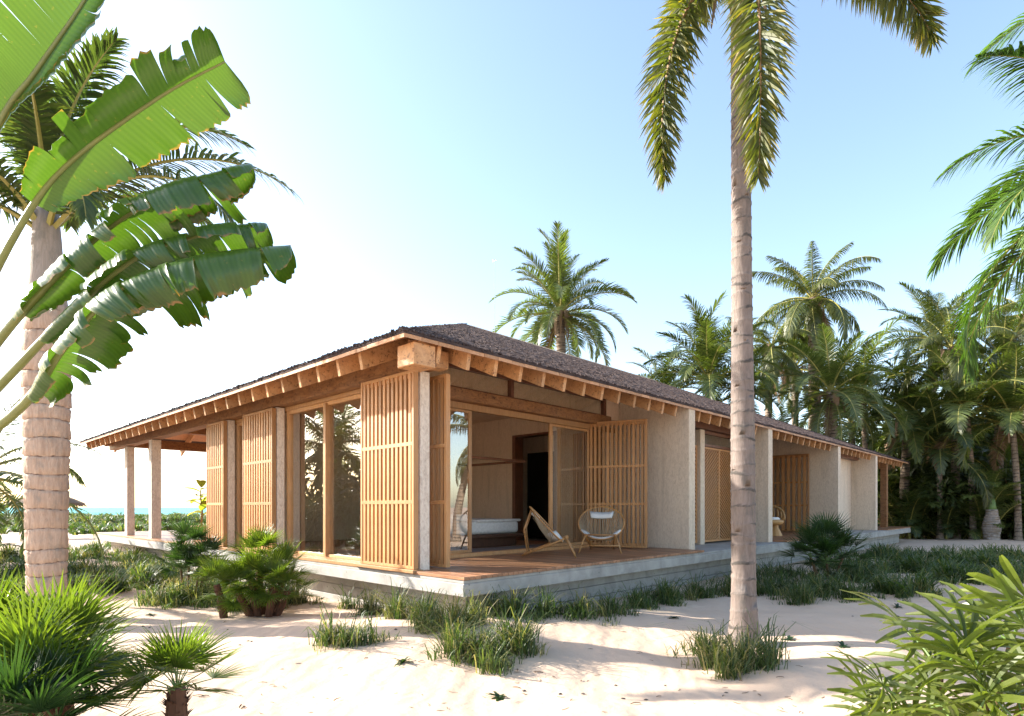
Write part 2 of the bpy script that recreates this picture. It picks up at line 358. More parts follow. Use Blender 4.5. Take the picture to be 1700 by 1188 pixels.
# deck boards: run back from the edge, near bay first
def deck(x0, x1, y0, y1, w, mat=W_DECK):
    n = max(1, round((x1 - x0) / w)); w = (x1 - x0) / n
    m = MB(); m.box(0, w - .006, 0, y1 - y0, -.043, 0); me = m.mesh('deck_board', mat)
    for i in range(n):
        o = link('deck_board', me, house, loc=(x0 + i * w, y0, random.uniform(-.001, .001)), keep=True)
        b = o.modifiers.new('bevel', 'BEVEL'); b.width = .003; b.segments = 1
deck(0, 6.9, -.01, 2.28, .105)
hbox('bounce_ceiling', INNER, .43, 6.94, 2.45, 9.3, 3.45, 3.5)  # unseen flat ceiling added to brighten the bedroom by bounced light
hbox('timber_floor', W_DECK, .42, 6.95, 2.29, 9.3, -.043, .004, label='dark timber floor of the bedroom')
deck(11.9, 18.0, 0, 3.2, .2); deck(23.8, 28.4, 0, 9, .3)
deck(0.0, 9.8, 9.4, 20.4, .28)
hbox('window_sill', W_FRAME, .0, .41, 2.6, 9.35, -.045, .012, .004, label='pale timber sill under the big windows')
hbox('shutter_ledge', W_FRAME, -.045, .14, 1.04, 2.62, -.03, .016, .004)
# fins, columns and walls
def fin(x0, x1, y0, y1, mat=PLASTER):
    m = MB(); zt = lambda y: ZE - .004 + (y - EY) * SL; ym = EY + min(y1 - EY, x0 - EX, HX - x1)
    m.prism([(x0, y0, -.046), (x0, y0, zt(y0)), (x0, ym, zt(ym)), (x0, y1, zt(ym) - .002), (x0, y1, -.046)], (x1 - x0, 0, 0)); return H(m, 'fin_wall', mat, .012)
fin(11.54, 11.84, .37, 3.3); fin(18.07, 18.37, .37, 3.3); fin(23.42, 23.72, .37, 9.3)
def fin1():                                   # first fin: also the bedroom wall, with a doorway in it
    zt = lambda y: ZE - .004 + (y - EY) * SL; x = 6.95; yd0, yd1, zd = 4.15, 5.75, 2.95
    m = MB(); m.prism([(x, .37, -.046), (x, .37, zt(.37)), (x, yd0, zt(yd0)), (x, yd0, -.046)], (.28, 0, 0)); H(m, 'fin_wall', PLASTER, .012)
    m = MB(); m.prism([(x, yd1, .005), (x, yd1, zt(yd1)), (x, 7.9, zt(7.9)), (x, 9.3, zt(7.9) - .002), (x, 9.3, .005)], (.28, 0, 0)); H(m, 'inner_wall', INNER)
    m = MB(); m.prism([(x, yd0 + .002, zd), (x, yd0 + .002, zt(yd0)), (x, yd1 - .002, zt(yd1)), (x, yd1 - .002, zd)], (.28, 0, 0)); H(m, 'door_header', INNER)
    m = MB(); m.box(x - .03, x + .31, yd1 - .12, yd1 - .003, .005, zd - .003); m.box(x - .03, x + .31, yd0 + .003, yd0 + .06, .005, zd - .003); m.box(x - .03, x + .31, yd0 + .062, yd1 - .122, zd - .06, zd - .004)
    H(m, 'door_frame', W_DARK, .004)
fin1()
hbox('inner_wall', INNER, 8.6, 8.75, 2.5, 8, .0, 3.9)
d = hbox('inner_door', DOORM, 8.5, 8.59, 4.9, 6.6, .0, 2.6, .006, label='black door at the end of the passage')
m = MB(); m.tube([(8.47, 5.06, 1.0), (8.47, 5.06, 1.02), (8.47, 5.18, 1.02)], .012, 6); H(m, 'door_handle', METAL, parent=d)
def col(x0, x1, y0, y1, z1=2.925):
    hbox('column', COLUMN, x0, x1, y0, y1, -.046, z1, .01)
col(.145, .325, 1.12, 1.52); col(.12, .285, 5.74, 6.1); col(.12, .285, 8.25, 8.6)
col(.14, .36, 16.75, 17.05, 2.92); col(.10, .36, 13.95, 14.22, 2.93)
for y0, y1 in ((6.12, 7.25), (8.62, 9.35)):
    hbox('facade_wall', INNER, .30, .42, y0, y1, .013, 3.6)
m = MB(); zz = lambda x: ZE + (x - EX) * SL - .02
m.prism([(.43, 9.32, 0), (.43, 9.32, zz(.43)), (8.6, 9.32, zz(8.6)), (21., 9.32, zz(8.6)), (23.4, 9.32, ZE + (HX - 23.4) * SL - .02), (23.4, 9.32, 0)], (0, .18, 0)); H(m, 'rear_wall', INNER)
hbox('end_wall', PLASTER, 10.0, 10.2, 9.51, 18.6, -.04, 3.3); hbox('end_wall', PLASTER, 23.2, 23.4, 9.51, 18.6, -.04, 3.3); hbox('end_wall', PLASTER, 10.21, 23.19, 18.4, 18.6, -.04, 3.3)
# second bay (between fins one and two)
hbox('pilaster', PLASTER, 9.22, 9.46, 1.22, 1.5, -.046, 2.94, .008)
hbox('inner_wall', INNER, 7.24, 11.53, 3.4, 3.5, -.04, 3.9)
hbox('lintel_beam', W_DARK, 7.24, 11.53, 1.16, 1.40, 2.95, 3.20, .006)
def chevron(x0, x1, y, z0, z1):
    root = empty('lattice_screen', (x0, y, z0)); root.parent = house; root.matrix_parent_inverse = Matrix.Translation(house.location).inverted()
    w = x1 - x0; h = z1 - z0; m = MB()
    m.box(0, .05, 0, .05, 0, h); m.box(w - .05, w, 0, .05, 0, h); m.box(w / 2 - .04, w / 2 + .04, -.004, .054, .051, h - .051)
    m.box(.051, w - .051, 0, .05, 0, .05); m.box(.051, w - .051, 0, .05, h - .05, h); o = m.build('frame', W_SLAT, root, bevel=.003)
    m = MB(); hw = w / 2 - .09; z = -hw * .75; 
    while z < h:
        for s in (0, 1):
            a0 = max(0., -z / (.75 * hw)) if z < 0 else 0.; zb = z + .75 * hw; a1 = 1. if zb < h - .05 else (h - .05 - z) / (.75 * hw)
            if a1 > a0 + .03:
                xa = .05 + a0 * hw; xb = .05 + a1 * hw; za = max(.05, z + a0 * .75 * hw); zc = z + a1 * .75 * hw
                if s: xa, xb = w - xa, w - xb
                m.bar((xa, .026, za), (xb, .026, zc), .04, .034)
        z += .10
    tag(m.build('diagonal_slats', W_SLAT, root), kind='stuff')
chevron(9.47, 11.50, 1.30, .0, 2.52); chevron(7.26, 9.20, 1.30, .0, 2.52)
hbox('lattice_dark_sheet', DOORM, 7.26, 11.5, 1.75, 1.78, .0, 2.52)  # near black sheet added behind the slats, standing in for shade in the gaps
def pane(name, x0, x1, y0, y1, z0, z1, parent=None): return hbox(name, GLASS, x0, x1, y0, y1, z0, z1)
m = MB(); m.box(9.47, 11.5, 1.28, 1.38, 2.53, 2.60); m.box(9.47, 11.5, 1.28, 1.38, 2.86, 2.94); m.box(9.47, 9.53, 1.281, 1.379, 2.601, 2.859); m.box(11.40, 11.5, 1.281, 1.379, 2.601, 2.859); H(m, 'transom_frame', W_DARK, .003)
pane('transom_pane', 9.53, 11.40, 1.33, 1.336, 2.60, 2.86)
# third bay: recessed porch with slatted screen on the far fin
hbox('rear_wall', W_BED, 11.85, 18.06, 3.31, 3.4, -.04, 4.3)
# fourth bay
hbox('recess_wall', PLASTER, 20.6, 23.41, 1.3, 1.45, -.046, 3.4); hbox('recess_dark_panel', DOORM, 18.38, 20.3, 1.5, 1.56, -.046, 2.9); hbox('pilaster', PLASTER, 20.3, 20.59, .95, 1.3, -.046, 2.9, .008)  # near black panel across the back of the recess
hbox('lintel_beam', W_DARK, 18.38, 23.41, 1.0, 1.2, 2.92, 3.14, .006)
hbox('porch_post', W_BEAM, 26.6, 26.86, .62, .88, -.001, 3.05, .008); hbox('porch_post', W_BEAM, 26.6, 26.86, 6.6, 6.88, -.001, 3.05, .008)
hbox('porch_beam', W_BEAM, 23.73, 28.2, .60, .85, 3.06, 3.20, .008)
# long rough beams on the left facade and round the porch
hbox('eave_beam', W_BEAM, .10, .36, 1.02, 18.9, 2.94, 3.18, .012, label='rough knotted beam along the sea side eave')
hbox('porch_beam', W_BEAM, .37, 10, 16.8, 17.1, 2.92, 3.20, .01); hbox('porch_beam', W_BEAM, .37, 10, 13.98, 14.25, 3.2, 3.44, .01)
hbox('beam_block', W_RAFT, .12, .42, .80, 1.015, 2.93, 3.18, .008); hbox('king_post', W_BEAM, .12, .26, 9.2, 9.36, 2.60, 2.93, .008)
hbox('hip_beam_end', W_RAFT, -.50, -.14, .41, .78, 2.79, 3.085, .008, label='square end of the hip beam at the roof corner')
m = MB(); m.bar((-.1, .95, 3.15), (8.5, 9.55, 6.96), .15, .26); H(m, 'hip_beam', W_BEAM)
m = MB(); m.bar((-.1, HY_ - .6, 3.15), (8.5, HY_ - 9.2, 6.96), .15, .26); H(m, 'hip_beam', W_BEAM)
# glazing of the right hand bay
yG = 2.35
hbox('knotted_beam', W_BEAM, .55, 6.55, 2.14, 2.36, 2.84, 3.06, .012, label='thick knotted beam over the sliding doors')
hbox('door_head', W_FRAME, .46, 6.94, 2.30, 2.42, 2.72, 2.838, .005); hbox('threshold', W_FRAME, .46, 6.94, 2.285, 2.43, .005, .075, .005)
m = MB(); m.box(.46, 6.42, 2.2, 2.3, 3.42, 3.49); m.box(.46, 6.42, 2.2, 2.3, 3.061, 3.085)
for x in (.46, 3.19, 6.34): m.box(x, x + .085, 2.201, 2.299, 3.086, 3.419)
H(m, 'transom_frame', W_DARK, .003)
hbox('transom_panel', INNER, .55, 6.33, 2.306, 2.33, 3.065, 3.6); pane('transom_pane', .55, 3.185, 2.25, 2.256, 3.087, 3.418); pane('transom_pane', 3.28, 6.335, 2.25, 2.256, 3.087, 3.418)
hbox('transom_wall', INNER, 6.43, 6.945, 2.2, 2.3, 3.0, 3.86); hbox('transom_wall', INNER, 6.56, 6.94, 2.32, 2.42, .08, 2.71)
def sliding_door(x0, x1, y, z0, z1, st=.075, both=True):
    root = empty('sliding_door', (x0, y, z0)); root.parent = house; root.matrix_parent_inverse = Matrix.Translation(house.location).inverted()
    w = x1 - x0; h = z1 - z0
    m = MB(); m.box(0, st, 0, .045, 0, h); m.box(w - st, w, 0, .045, 0, h); m.box(st, w - st, .001, .044, 0, .055); m.box(st, w - st, .001, .044, h - .05, h)
    m.build('frame', W_FRAME, root, bevel=.003); m = MB(); m.box(st, w - st, .018, .026, .055, h - .05); m.build('pane', GLASS, root)
    return root
sliding_door(.46, 2.27, 2.33, .08, 2.715); sliding_door(4.52, 6.02, 2.33, .08, 2.715, .1); sliding_door(4.86, 6.2, 2.385, .08, 2.715, .1)
# left facade windows
def side_window(y0, y1, x, z0, z1, mull):
    root = empty('window', (x, y0, z0)); root.parent = house; root.matrix_parent_inverse = Matrix.Translation(house.location).inverted()
    w = y1 - y0; h = z1 - z0; m = MB()
    m.box(-.02, .08, 0, .09, 0, h); m.box(-.02, .08, w - .09, w, 0, h); m.box(-.018, .078, .09, w - .09, 0, .05); m.box(-.018, .078, .09, w - .09, h - .07, h)
    m.build('frame', W_FRAME, root, bevel=.004)
    e = .09
    for q in mull + [w - .09]:
        m = MB(); m.box(.028, .036, e, q, .05, h - .07); m.build('pane', GLASS, root)
        if q < w - .1:
            m = MB(); m.box(-.06, .09, q, q + .09, .02, h - .03); m.build('mullion', W_FRAME, root, bevel=.004); e = q + .09
side_window(2.45, 5.72, .335, .013, 2.86, [1.65]); side_window(7.27, 8.24, .335, .013, 2.86, [])
hbox('window_head', W_FRAME, .30, .41, 2.45, 9.3, 2.862, 2.938, .004)

# shutters ------------------------------------------------------
SH = {}
def shutter(name, x, y, rz, w, h, n, z=.02, label=None, mids=(.95, 1.80), dp=.085, mat=W_SLAT, parent=None):
    root = empty(name, (x, y, z), rz); root.parent = house; root.matrix_parent_inverse = Matrix.Translation(house.location).inverted()
    if label: root['label'] = label
    m = MB(); m.box(0, .05, 0, dp, 0, h); m.box(w - .05, w, 0, dp, 0, h)
    m.box(.051, w - .051, .004, dp - .022, 0, .10); m.box(.051, w - .051, .004, dp - .022, h - .11, h)
    m.box(.051, w - .051, dp - .03, dp - .004, 0.0, .045); m.box(.051, w - .051, dp - .03, dp - .004, h - .05, h)
    m.build('frame', mat, root, bevel=.003)
    for zz in mids:
        m = MB(); m.box(.051, w - .051, .012, dp - .001, zz, zz + .055); m.build('rail', mat, root, bevel=.002)
    p = (w - .1) / n; sw = p * .52
    for (dz0, dz1) in ((.046, h - .051),):
        m = MB(); m.box(0, sw, .008, dp - .004, dz0, dz1); me = m.mesh('slat', mat)
        for i in range(n): link('slat', me, root, loc=(.05 + p * (i + .5) - sw / 2, 0, 0))
    return root
shutter('slatted_shutter', .10, 1.105, R(90), 1.405, 2.90, 12, label='wide slatted shutter standing beside the corner column')
shutter('slatted_shutter', .10, 5.73, R(90), 1.43, 2.88, 11, label='slatted shutter left of the big side window')
shutter('slatted_shutter', .10, 8.23, R(90), 1.05, 2.88, 8, label='narrow slatted shutter at the porch end of the facade')
shutter('slatted_shutter', .60, .975, R(90), .92, 2.90, 7, label='slatted shutter folded back inside the corner')
ang = math.atan2(1.10 - 2.39, 6.44 - 5.98)
shutter('slatted_shutter', 6.44 - .02, 1.10, ang + math.pi, 1.37, 2.86, 13, label='slatted shutter folded open against the first plaster fin')
shutter('slatted_shutter', 6.93, 2.46, R(90), 1.06, 2.78, 9, label='added slatted shutter behind the right glass door in place of the reflected slats')  # added inside the room in place of the folded shutter's reflection
shutter('slatted_shutter', 17.98, 1.30, R(90), 2.0, 2.86, 10, label='tall slatted shutter in the deep recess behind the wicker armchair')

# rafters and sheathing ------------------------------------------
def rafter_at(p, d, run, wd=.07, dp=.265):
    """p = outer foot on the eave line, d = unit vector into the roof (horizontal); end cut square to the slope"""
    dx, dy = d; m = MB(); px, py = -dy * wd / 2, dx * wd / 2; sn = SL / math.hypot(1, SL); cs = 1 / math.hypot(1, SL)
    def q(t, dn): return Vector((p[0] + dx * t, p[1] + dy * t, ZE - .003 + t * SL - dn))
    side = Vector((px, py, 0)); t0 = .09
    pts = [q(t0, 0), q(t0 + .05, dp), q(run, dp), q(run, 0)]
    m.prism([a - side for a in pts], side * 2)
    return H(m, 'rafter', W_RAFT, .004)
ySpan = HY_ - EY; half = ySpan / 2
x = -.07 + .03
while x < HX - .2:
    run = min(x - EX, HX - x, 3.4)
    if not any(a - .08 < x < b + .08 for a, b in ((6.95, 7.23), (11.54, 11.84), (18.07, 18.37), (23.42, 23.72))) and run > .5 and x < HX - .3:
        rafter_at((x, EY), (0, 1), run - .08)
    x += .548
y = 1.55
while y < HY_ - .15:
    run = min(y - EY, HY_ - y, 8.8)
    if run > .25: rafter_at((EX, y), (1, 0), max(run - .05, .2))
    y += .612
for i in range(14):                           # tails on the two far eaves
    x = .3 + i * 1.2 * .9; rafter_at((x, HY_), (0, -1), min(x - EX, 2.6))
for i in range(6): rafter_at((HX, EY + .6 + i * .62), (-1, 0), .4 + i * .55)
def sheath_strip(p0, p1, d, w=.283, ln=.75):
    p0 = Vector(p0); p1 = Vector(p1); L = (p1 - p0).length; u = (p1 - p0) / L; d = Vector(d); n = round(L / w); w = L / n
    for i in range(n):
        a = p0 + u * (i * w); b = p0 + u * ((i + 1) * w - .005); j = random.uniform(0, .008)
        la = min(ln, i * w * .98, L - i * w); lb = min(ln, (i + 1) * w * .98, L - (i + 1) * w); la = max(la, .0); lb = max(lb, .0)
        if la < .01 and lb < .01: continue
        up = Vector((0, 0, SL)); 
        pts = [a + d * j, b + d * j, b + (d + up) * lb, a + (d + up) * la]
        if la < .02: pts = pts[:3]
        if lb < .02: pts = [pts[0], pts[1], pts[-1]]
        m = MB(); m.prism(pts, (0, 0, .05)); H(m, 'sheathing_board', W_SHEATH)
sheath_strip((EX, EY, ZE), (HX, EY, ZE), (0, 1, 0)); sheath_strip((EX, EY, ZE), (EX, HY_, ZE), (1, 0, 0))
# sheathing beyond the boards and the shingle cover
hf = half; A = (EX, EY); B = (HX, EY); Cc = (HX, HY_); D = (EX, HY_); R0 = (EX + hf, EY + hf); R1 = (HX - hf, EY + hf)
def roofpt(p, off): 
    dd = min(p[0] - EX, HX - p[0], p[1] - EY, HY_ - p[1]); return Vector((p[0], p[1], ZE + max(dd, -1) * SL + off))
def roof_shell(off0, off1, ins, mat, name):
    e = lambda p, sx, sy: (p[0] + sx * ins, p[1] + sy * ins)
    c = [e(A, 1, 1), e(B, -1, 1), e(Cc, -1, -1), e(D, 1, -1), R0, R1]
    top = [roofpt(p, off1) for p in c]; bot = [roofpt(p, off0) for p in c]
    m = MB(); fs = [(0, 1, 5, 4), (1, 2, 5), (2, 3, 4, 5), (3, 0, 4)]
    m.add(top + bot, fs + [tuple(i + 6 for i in f)[::-1] for f in fs] + [(0, 6, 7, 1), (1, 7, 8, 2), (2, 8, 9, 3), (3, 9, 6, 0)]); return H(m, name, mat)
roof_shell(.0, .049, .76, W_SHEATH, 'ceiling_boards')
roof = roof_shell(.052, .085, .0, THATCH, 'roof')
# loose bark shingles: real pieces over the two seen slopes
def shingles():
    rng = np.random.default_rng(3); vs = []; fs = []; ts = []
    def lay(n, side):
        for _ in range(n):
            if side == 'r':
                t = rng.random() ** 1.25 * half; lo = EX + t; hi = HX - t; x = lo + (hi - lo) * rng.random() ** 1.35; y = EY + t; d = Vector((0, 1, SL)); u = Vector((1, 0, 0))
            else:
                t = rng.random() ** 2.0 * half; lo = EY + t; hi = HY_ - t; y = lo + (hi - lo) * rng.random(); x = EX + t; d = Vector((1, 0, SL)); u = Vector((0, -1, 0))
            d = d.normalized(); nrm = u.cross(d).normalized(); nrm = nrm if nrm.z > 0 else -nrm
            a = rng.normal(0, .35); u2 = u * math.cos(a) + d * math.sin(a); d2 = d * math.cos(a) - u * math.sin(a)
            p = Vector((x, y, ZE + t * SL + .088)); w = rng.uniform(.025, .06); l = rng.uniform(.04, .11); th = rng.uniform(.010, .022); tl = rng.normal(0, .10)
            q = [p - u2 * w / 2, p + u2 * w / 2, p + u2 * w / 2 * .8 + d2 * l, p - u2 * w / 2 * .8 + d2 * l]
            b = len(vs); q = [k - nrm * .01 for k in q]; vs.extend(q); vs.extend([k + nrm * (th + (tl * w if i in (0, 3) else -tl * w)) for i, k in enumerate(q)])
            fs.extend([(b + 4, b + 5, b + 6, b + 7), (b, b + 1, b + 5, b + 4), (b + 1, b + 2, b + 6, b + 5), (b + 2, b + 3, b + 7, b + 6), (b + 3, b, b + 4, b + 7)])
            tv = rng.random() ** 3; ts.extend([tv] * 8)
    lay(46000, 'r'); lay(9000, 'l')
    for (p0, p1, n) in (((EX, EY), (HX, EY), 1500), ((EX, EY), (EX, HY_), 2200)):      # ragged row on the eaves
        for _ in range(n):
            k = rng.random() ** (1.6 if p1[0] == EX else 1.5); x = p0[0] + (p1[0] - p0[0]) * k; y = p0[1] + (p1[1] - p0[1]) * k
            big = rng.random() < .25; s = rng.uniform(.012, .026) * (1.3 if big and p1[0] == EX else 1); z = ZE + .085; ox = rng.uniform(0, .06)
            c = Vector((x + (ox if p1[0] == EX else 0), y + (ox if p1[1] == EY else 0), z + rng.uniform(0, .03))); b = len(vs)
            e = Euler((rng.uniform(0, 3), rng.uniform(0, 3), rng.uniform(0, 3))).to_matrix()
            for sx, sy, sz in ((-1, -1, -1), (1, -1, -1), (1, 1, -1), (-1, 1, -1), (-1, -1, 1), (1, -1, 1), (1, 1, 1), (-1, 1, 1)): vs.append(c + e @ Vector((sx * s * .6, sy * s, sz * s * .35)))
            fs.extend([(b, b + 3, b + 2, b + 1), (b + 4, b + 5, b + 6, b + 7), (b, b + 1, b + 5, b + 4), (b + 1, b + 2, b + 6, b + 5), (b + 2, b + 3, b + 7, b + 6), (b + 3, b, b + 4, b + 7)]); ts.extend([0.0] * 8)
    me = bpy.data.meshes.new('shingles'); me.from_pydata(vs, [], fs); me.materials.append(THATCH)
    at = me.attributes.new('tint', 'FLOAT', 'POINT'); at.data.foreach_set('value', ts)
    tag(link('shingles', me, house, keep=True), kind='stuff')
shingles()
# porch glass balustrade
for i in range(3):
    b_ = hbox('balustrade_pane', RAIL, .6 + i * 3.0, 3.5 + i * 3.0, 20.2, 20.22, 0.0, .62)

# ---------------------------------------------------------------- furniture
def bed():
    t = empty('bed', (4.3, 4.9, .005), label='low four poster bed with white mattress seen through the open sliding doors', cat='bed')
    m = MB(); m.box(-1.15, 1.15, -1.05, 1.05, .22, .30); m.box(-.95, .95, -.9, .9, .0, .219); m.build('platform', W_BED, t, bevel=.01)
    m = MB(); m.box(-1.02, 1.0, -.95, .92, .302, .60); o = m.build('mattress', LINEN, t); b = o.modifiers.new('bevel', 'BEVEL'); b.width = .09; b.segments = 5
    for p in o.data.polygons: p.use_smooth = True
    for y in (-.45, .4):
        m = MB(); m.box(-.95, -.45, y - .32, y + .32, .59, .76); o = m.build('pillow', LINEN, t); b = o.modifiers.new('bevel', 'BEVEL'); b.width = .08; b.segments = 4
    m = MB(); m.box(-.4, 1.03, -.98, .95, .58, .64); o = m.build('duvet', LINEN, t); b = o.modifiers.new('bevel', 'BEVEL'); b.width = .028; b.segments = 3
    for sx in (-1, 1):
        for sy in (-1, 1):
            if (sx, sy) != (1, -1): m = MB(); m.box(sx * 1.1 - .03, sx * 1.1 + .03, sy * 1.0 - .03, sy * 1.0 + .03, .301, 2.0); m.build('post', W_DARK, t, bevel=.004)
    m = MB(); m.bar((-1.13, -1, 2.03), (1.13, -1, 2.03), .06); m.bar((-1.13, 1, 2.03), (1.13, 1, 2.03), .06); m.bar((1.1, -.97, 2.03), (1.1, .97, 2.03), .058); m.bar((-1.1, -.97, 2.03), (-1.1, .97, 2.03), .058); m.build('canopy_frame', W_DARK, t, bevel=.004)
bed()
m = MB(); m.box(1.6, 6.2, 2.75, 3.75, .0055, .018); tag(m.build('rug', RUG), 'grey rug on the bedroom floor beside the bed', 'rug')

def hoop_chair(loc, face, label, first=[None]):
    """local -Y is the front; hoop leans back 45 degrees"""
    if first[0] is None:
        t = empty('hoop_chair', loc); ti = R(47); r = .455; c = Vector((0, .06, .60)); up = Vector((0, math.sin(R(43)), math.cos(R(43)))); rt = Vector((1, 0, 0))
        def hp(a, k=1.): return c + rt * (math.cos(a) * r * 1.04 * k) + up * (math.sin(a) * r * k)
        nb = Vector((0, math.cos(R(43)), -math.sin(R(43))))          # behind and below the hoop plane
        m = MB(); m.tube([hp(2 * math.pi * i / 40) for i in range(40)], .0145, 8, closed=True); m.build('hoop', W_CHAIR, t, sm=True)
        # shallow basket of ropes sagging behind the hoop
        m = MB(); foc = c - up * .30 + nb * .17
        for i in range(38):
            a = R(-28 + 236 * i / 37.); e = hp(a); f = foc + rt * (.24 * math.cos(a) * .9) + up * (-.04)
            mid = (e + f) / 2 + nb * .045
            m.tube([e, mid, f, hp(-math.pi / 2 + (math.pi / 2 - a) * -.30 * 1.0)], .0075, 4)
        for k in (.78, .58):
            m.tube([hp(R(-20 + 220 * i / 20), k) + nb * (.06 if k > .7 else .1) for i in range(21)], .0036, 4)
        tag(m.build('rope_netting', ROPE, t), kind='stuff')
        m = MB(); vs = []; nx = 12
        for i in range(nx + 1):
            a = R(-150 + 120 * i / nx)
            for k, dz in ((1.01, .016), (.70, .012)): vs.append(hp(a, k) + nb * (0.0 if k > 1 else .15) - nb * .022 * (k > 1))
        m.add(vs, [(2 * i, 2 * i + 1, 2 * i + 3, 2 * i + 2) for i in range(nx)]); o = m.build('seat_pad', LINEN, t, sm=True); s = o.modifiers.new('solid', 'SOLIDIFY'); s.thickness = .03
        m = MB(); vs = []
        for i in range(9):
            u = (i - 4) / 4 * .235
            for v in (.17, .33): vs.append(c + rt * u * (1.08 if v > .3 else .92) + up * (v + .0) + nb * (.055 - .5 * u * u))
        m.add(vs, [(2 * i, 2 * i + 1, 2 * i + 3, 2 * i + 2) for i in range(8)]); o = m.build('headrest', LINEN, t, sm=True); s = o.modifiers.new('solid', 'SOLIDIFY'); s.thickness = .04; s.offset = 0
        for sx in (-1, 1):
            m = MB(); m.tube([(sx * .30, -.30, .36), (sx * .36, -.40, .20), (sx * .42, -.50, .0)], [.017, .02, .013], 8); m.build('front_leg', W_CHAIR, t, sm=True)
            m = MB(); m.tube([(sx * .30, -.36, .37), (sx * .27, .0, .22), (sx * .24, .50, .025)], [.018, .022, .017], 8); m.build('side_rail', W_CHAIR, t, sm=True)
            m = MB(); m.tube([hp(R(90 - sx * 32)) + nb * .01, (sx * .25, .46, .52), (sx * .235, .40, .075)], [.012, .017, .012], 8); m.build('back_leg', W_CHAIR, t, sm=True)
        m = MB(); m.tube([(-.38, -.43, .15), (.38, -.43, .15)], .015, 8); m.tube([(-.24, .34, .10), (.24, .34, .10)], .014, 8); m.tube([(-.31, -.30, .36), (.31, -.30, .36)], .016, 8); m.build('stretcher', W_CHAIR, t, sm=True)
        first[0] = t
    else:
        t = first[0].copy(); C.objects.link(t)
        for ch in first[0].children: cc = ch.copy(); C.objects.link(cc); cc.parent = t
        t.location = loc
    t.rotation_euler = (0, 0, math.atan2(face[1], face[0]) + math.pi / 2)
    return tag(t, label, 'chair', 'hoop chairs with rope netting on the deck')
hoop_chair((3.42, 1.42, 0), (.62, -.78), 'hoop chair seen from the side, its back to the sliding doors')
hoop_chair((5.02, 1.36, 0), (-.84, -.54), 'hoop chair facing the viewer in front of the folded slatted shutter')
hoop_chair((28.0, 1.7, 0), (-.5, -.86), 'small distant hoop chair beside the post at the far end of the house')

def wicker_chair(loc, rz):
    t = empty('wicker_armchair', loc, rz, label='rounded wicker armchair with tall woven back in the third bay', cat='armchair')
    m = MB(); m.lathe([(.10, .36), (.40, .35), (.50, .42), (.50, .50), (.42, .52), (.05, .50)], 20); m.build('seat', WICKER, t, sm=True)
    for sx in (-1, 1):
        m = MB(); m.lathe([(.24, 0), (.20, .10), (.12, .26), (.11, .36)], 12, (sx * .22, -.05)); m.build('foot', WICKER, t)
    m = MB()
    for i in range(15):                                      # back canes fan up, arms curl lower at the sides
        a = R(-15 + 210 * i / 14); h = .56 + .42 * max(0, math.sin(a)) ** .6; x, y = math.cos(a), math.sin(a)
        m.tube([(x * .47, y * .44, .48), (x * .54, y * .50, (.48 + h) / 2), (x * .50, y * .50, h)], .022, 6)
    m.build('back_canes', WICKER, t, sm=True)
    m = MB(); m.tube([(math.cos(R(a)) * .52, math.sin(R(a)) * .50, .57 + .42 * max(0, math.sin(R(a))) ** .6) for a in range(-15, 196, 10)], .035, 8); m.build('rim', WICKER, t, sm=True)
    m = MB(); m.lathe([(.05, .50), (.36, .50), (.40, .55), (.34, .60), (.05, .61)], 20); m.build('cushion', LINEN, t, sm=True)
wicker_chair((14.6, 1.55, 0), R(-62))

# potted plant on the porch
px_, py_ = .92, 12.3
m = MB(); m.lathe([(.19, 0), (.22, .02), (.27, .36), (.29, .40), (.26, .40), (.24, .37)], 24); tag(m.build('plant_pot', TERRA, loc=(px_, py_, 0), sm=True), 'terracotta pot standing on the porch deck', 'plant pot')
def broad_leaf(L, W, bend, tint=.5, n=7):
    m = MB(); m.ct = tint; vs = []
    for i in range(n + 1):
        s = i / n; a = bend * s; x = L * math.sin(a) / max(bend, .01) ; z = L * (math.cos(a) - 1) / max(bend, .01); w = W * math.sin(math.pi * min(1, s * .93 + .04)) ** .7
        vs += [(x, -w, z + w * .35), (x, 0, z), (x, w, z + w * .35)]
    m.add(vs, [(3 * i + k, 3 * i + 3 + k, 3 * i + 4 + k, 3 * i + 1 + k) for i in range(n) for k in (0, 1)]); return m
t = empty('potted_plant', (px_, py_, .37), label='young broad leaved plant growing from the terracotta pot', cat='plant')
m = MB(); m.tube([(0, 0, 0), (.02, 0, .45), (-.02, .03, .95), (0, 0, 1.22)], [.03, .026, .016, .008], 7); m.build('stem', STALKR, t, sm=True)
for i in range(12):
    me = broad_leaf(random.uniform(.42, .7), random.uniform(.09, .14), random.uniform(.4, 1.3), random.random()).mesh('leaf', L_POT, True)
    link('leaf', me, t, loc=(0, 0, .30 + .075 * i), rot=(random.uniform(-.3, .3), -random.uniform(.2, .8), i * 2.4))
# thatched parasol and side table on the beach
hx, hy = cw(78, 31)
t = empty('beach_parasol', (hx, hy, gz(hx, hy)), label='thatched parasol on the beach behind the left palm trunk', cat='parasol')
m = MB(); m.tube([(0, 0, 0), (0, 0, 2.3)], .06, 8); m.build('pole', W_BED, t); 
m = MB(); m.lathe([(1.65, 1.68), (1.62, 1.80), (1.2, 2.02), (.6, 2.28), (.12, 2.46)], 26)
for i in range(70): 
    a = random.random() * 6.28; m.bar((1.55 * math.cos(a), 1.55 * math.sin(a), 1.8), (1.72 * math.cos(a), 1.72 * math.sin(a), 1.62), .05, .02)
m.build('thatch_roof', HUT, t)
hx, hy = cw(99, 29.5)
t = empty('beach_table', (hx, hy, gz(hx, hy)), label='small round wooden table on the sand under the thatched parasol', cat='table')
m = MB(); m.lathe([(.22, .0), (.26, .04), (.34, .66), (.4, .68), (.4, .74), (.05, .74)], 18); m.build('table_body', TERRA, t)
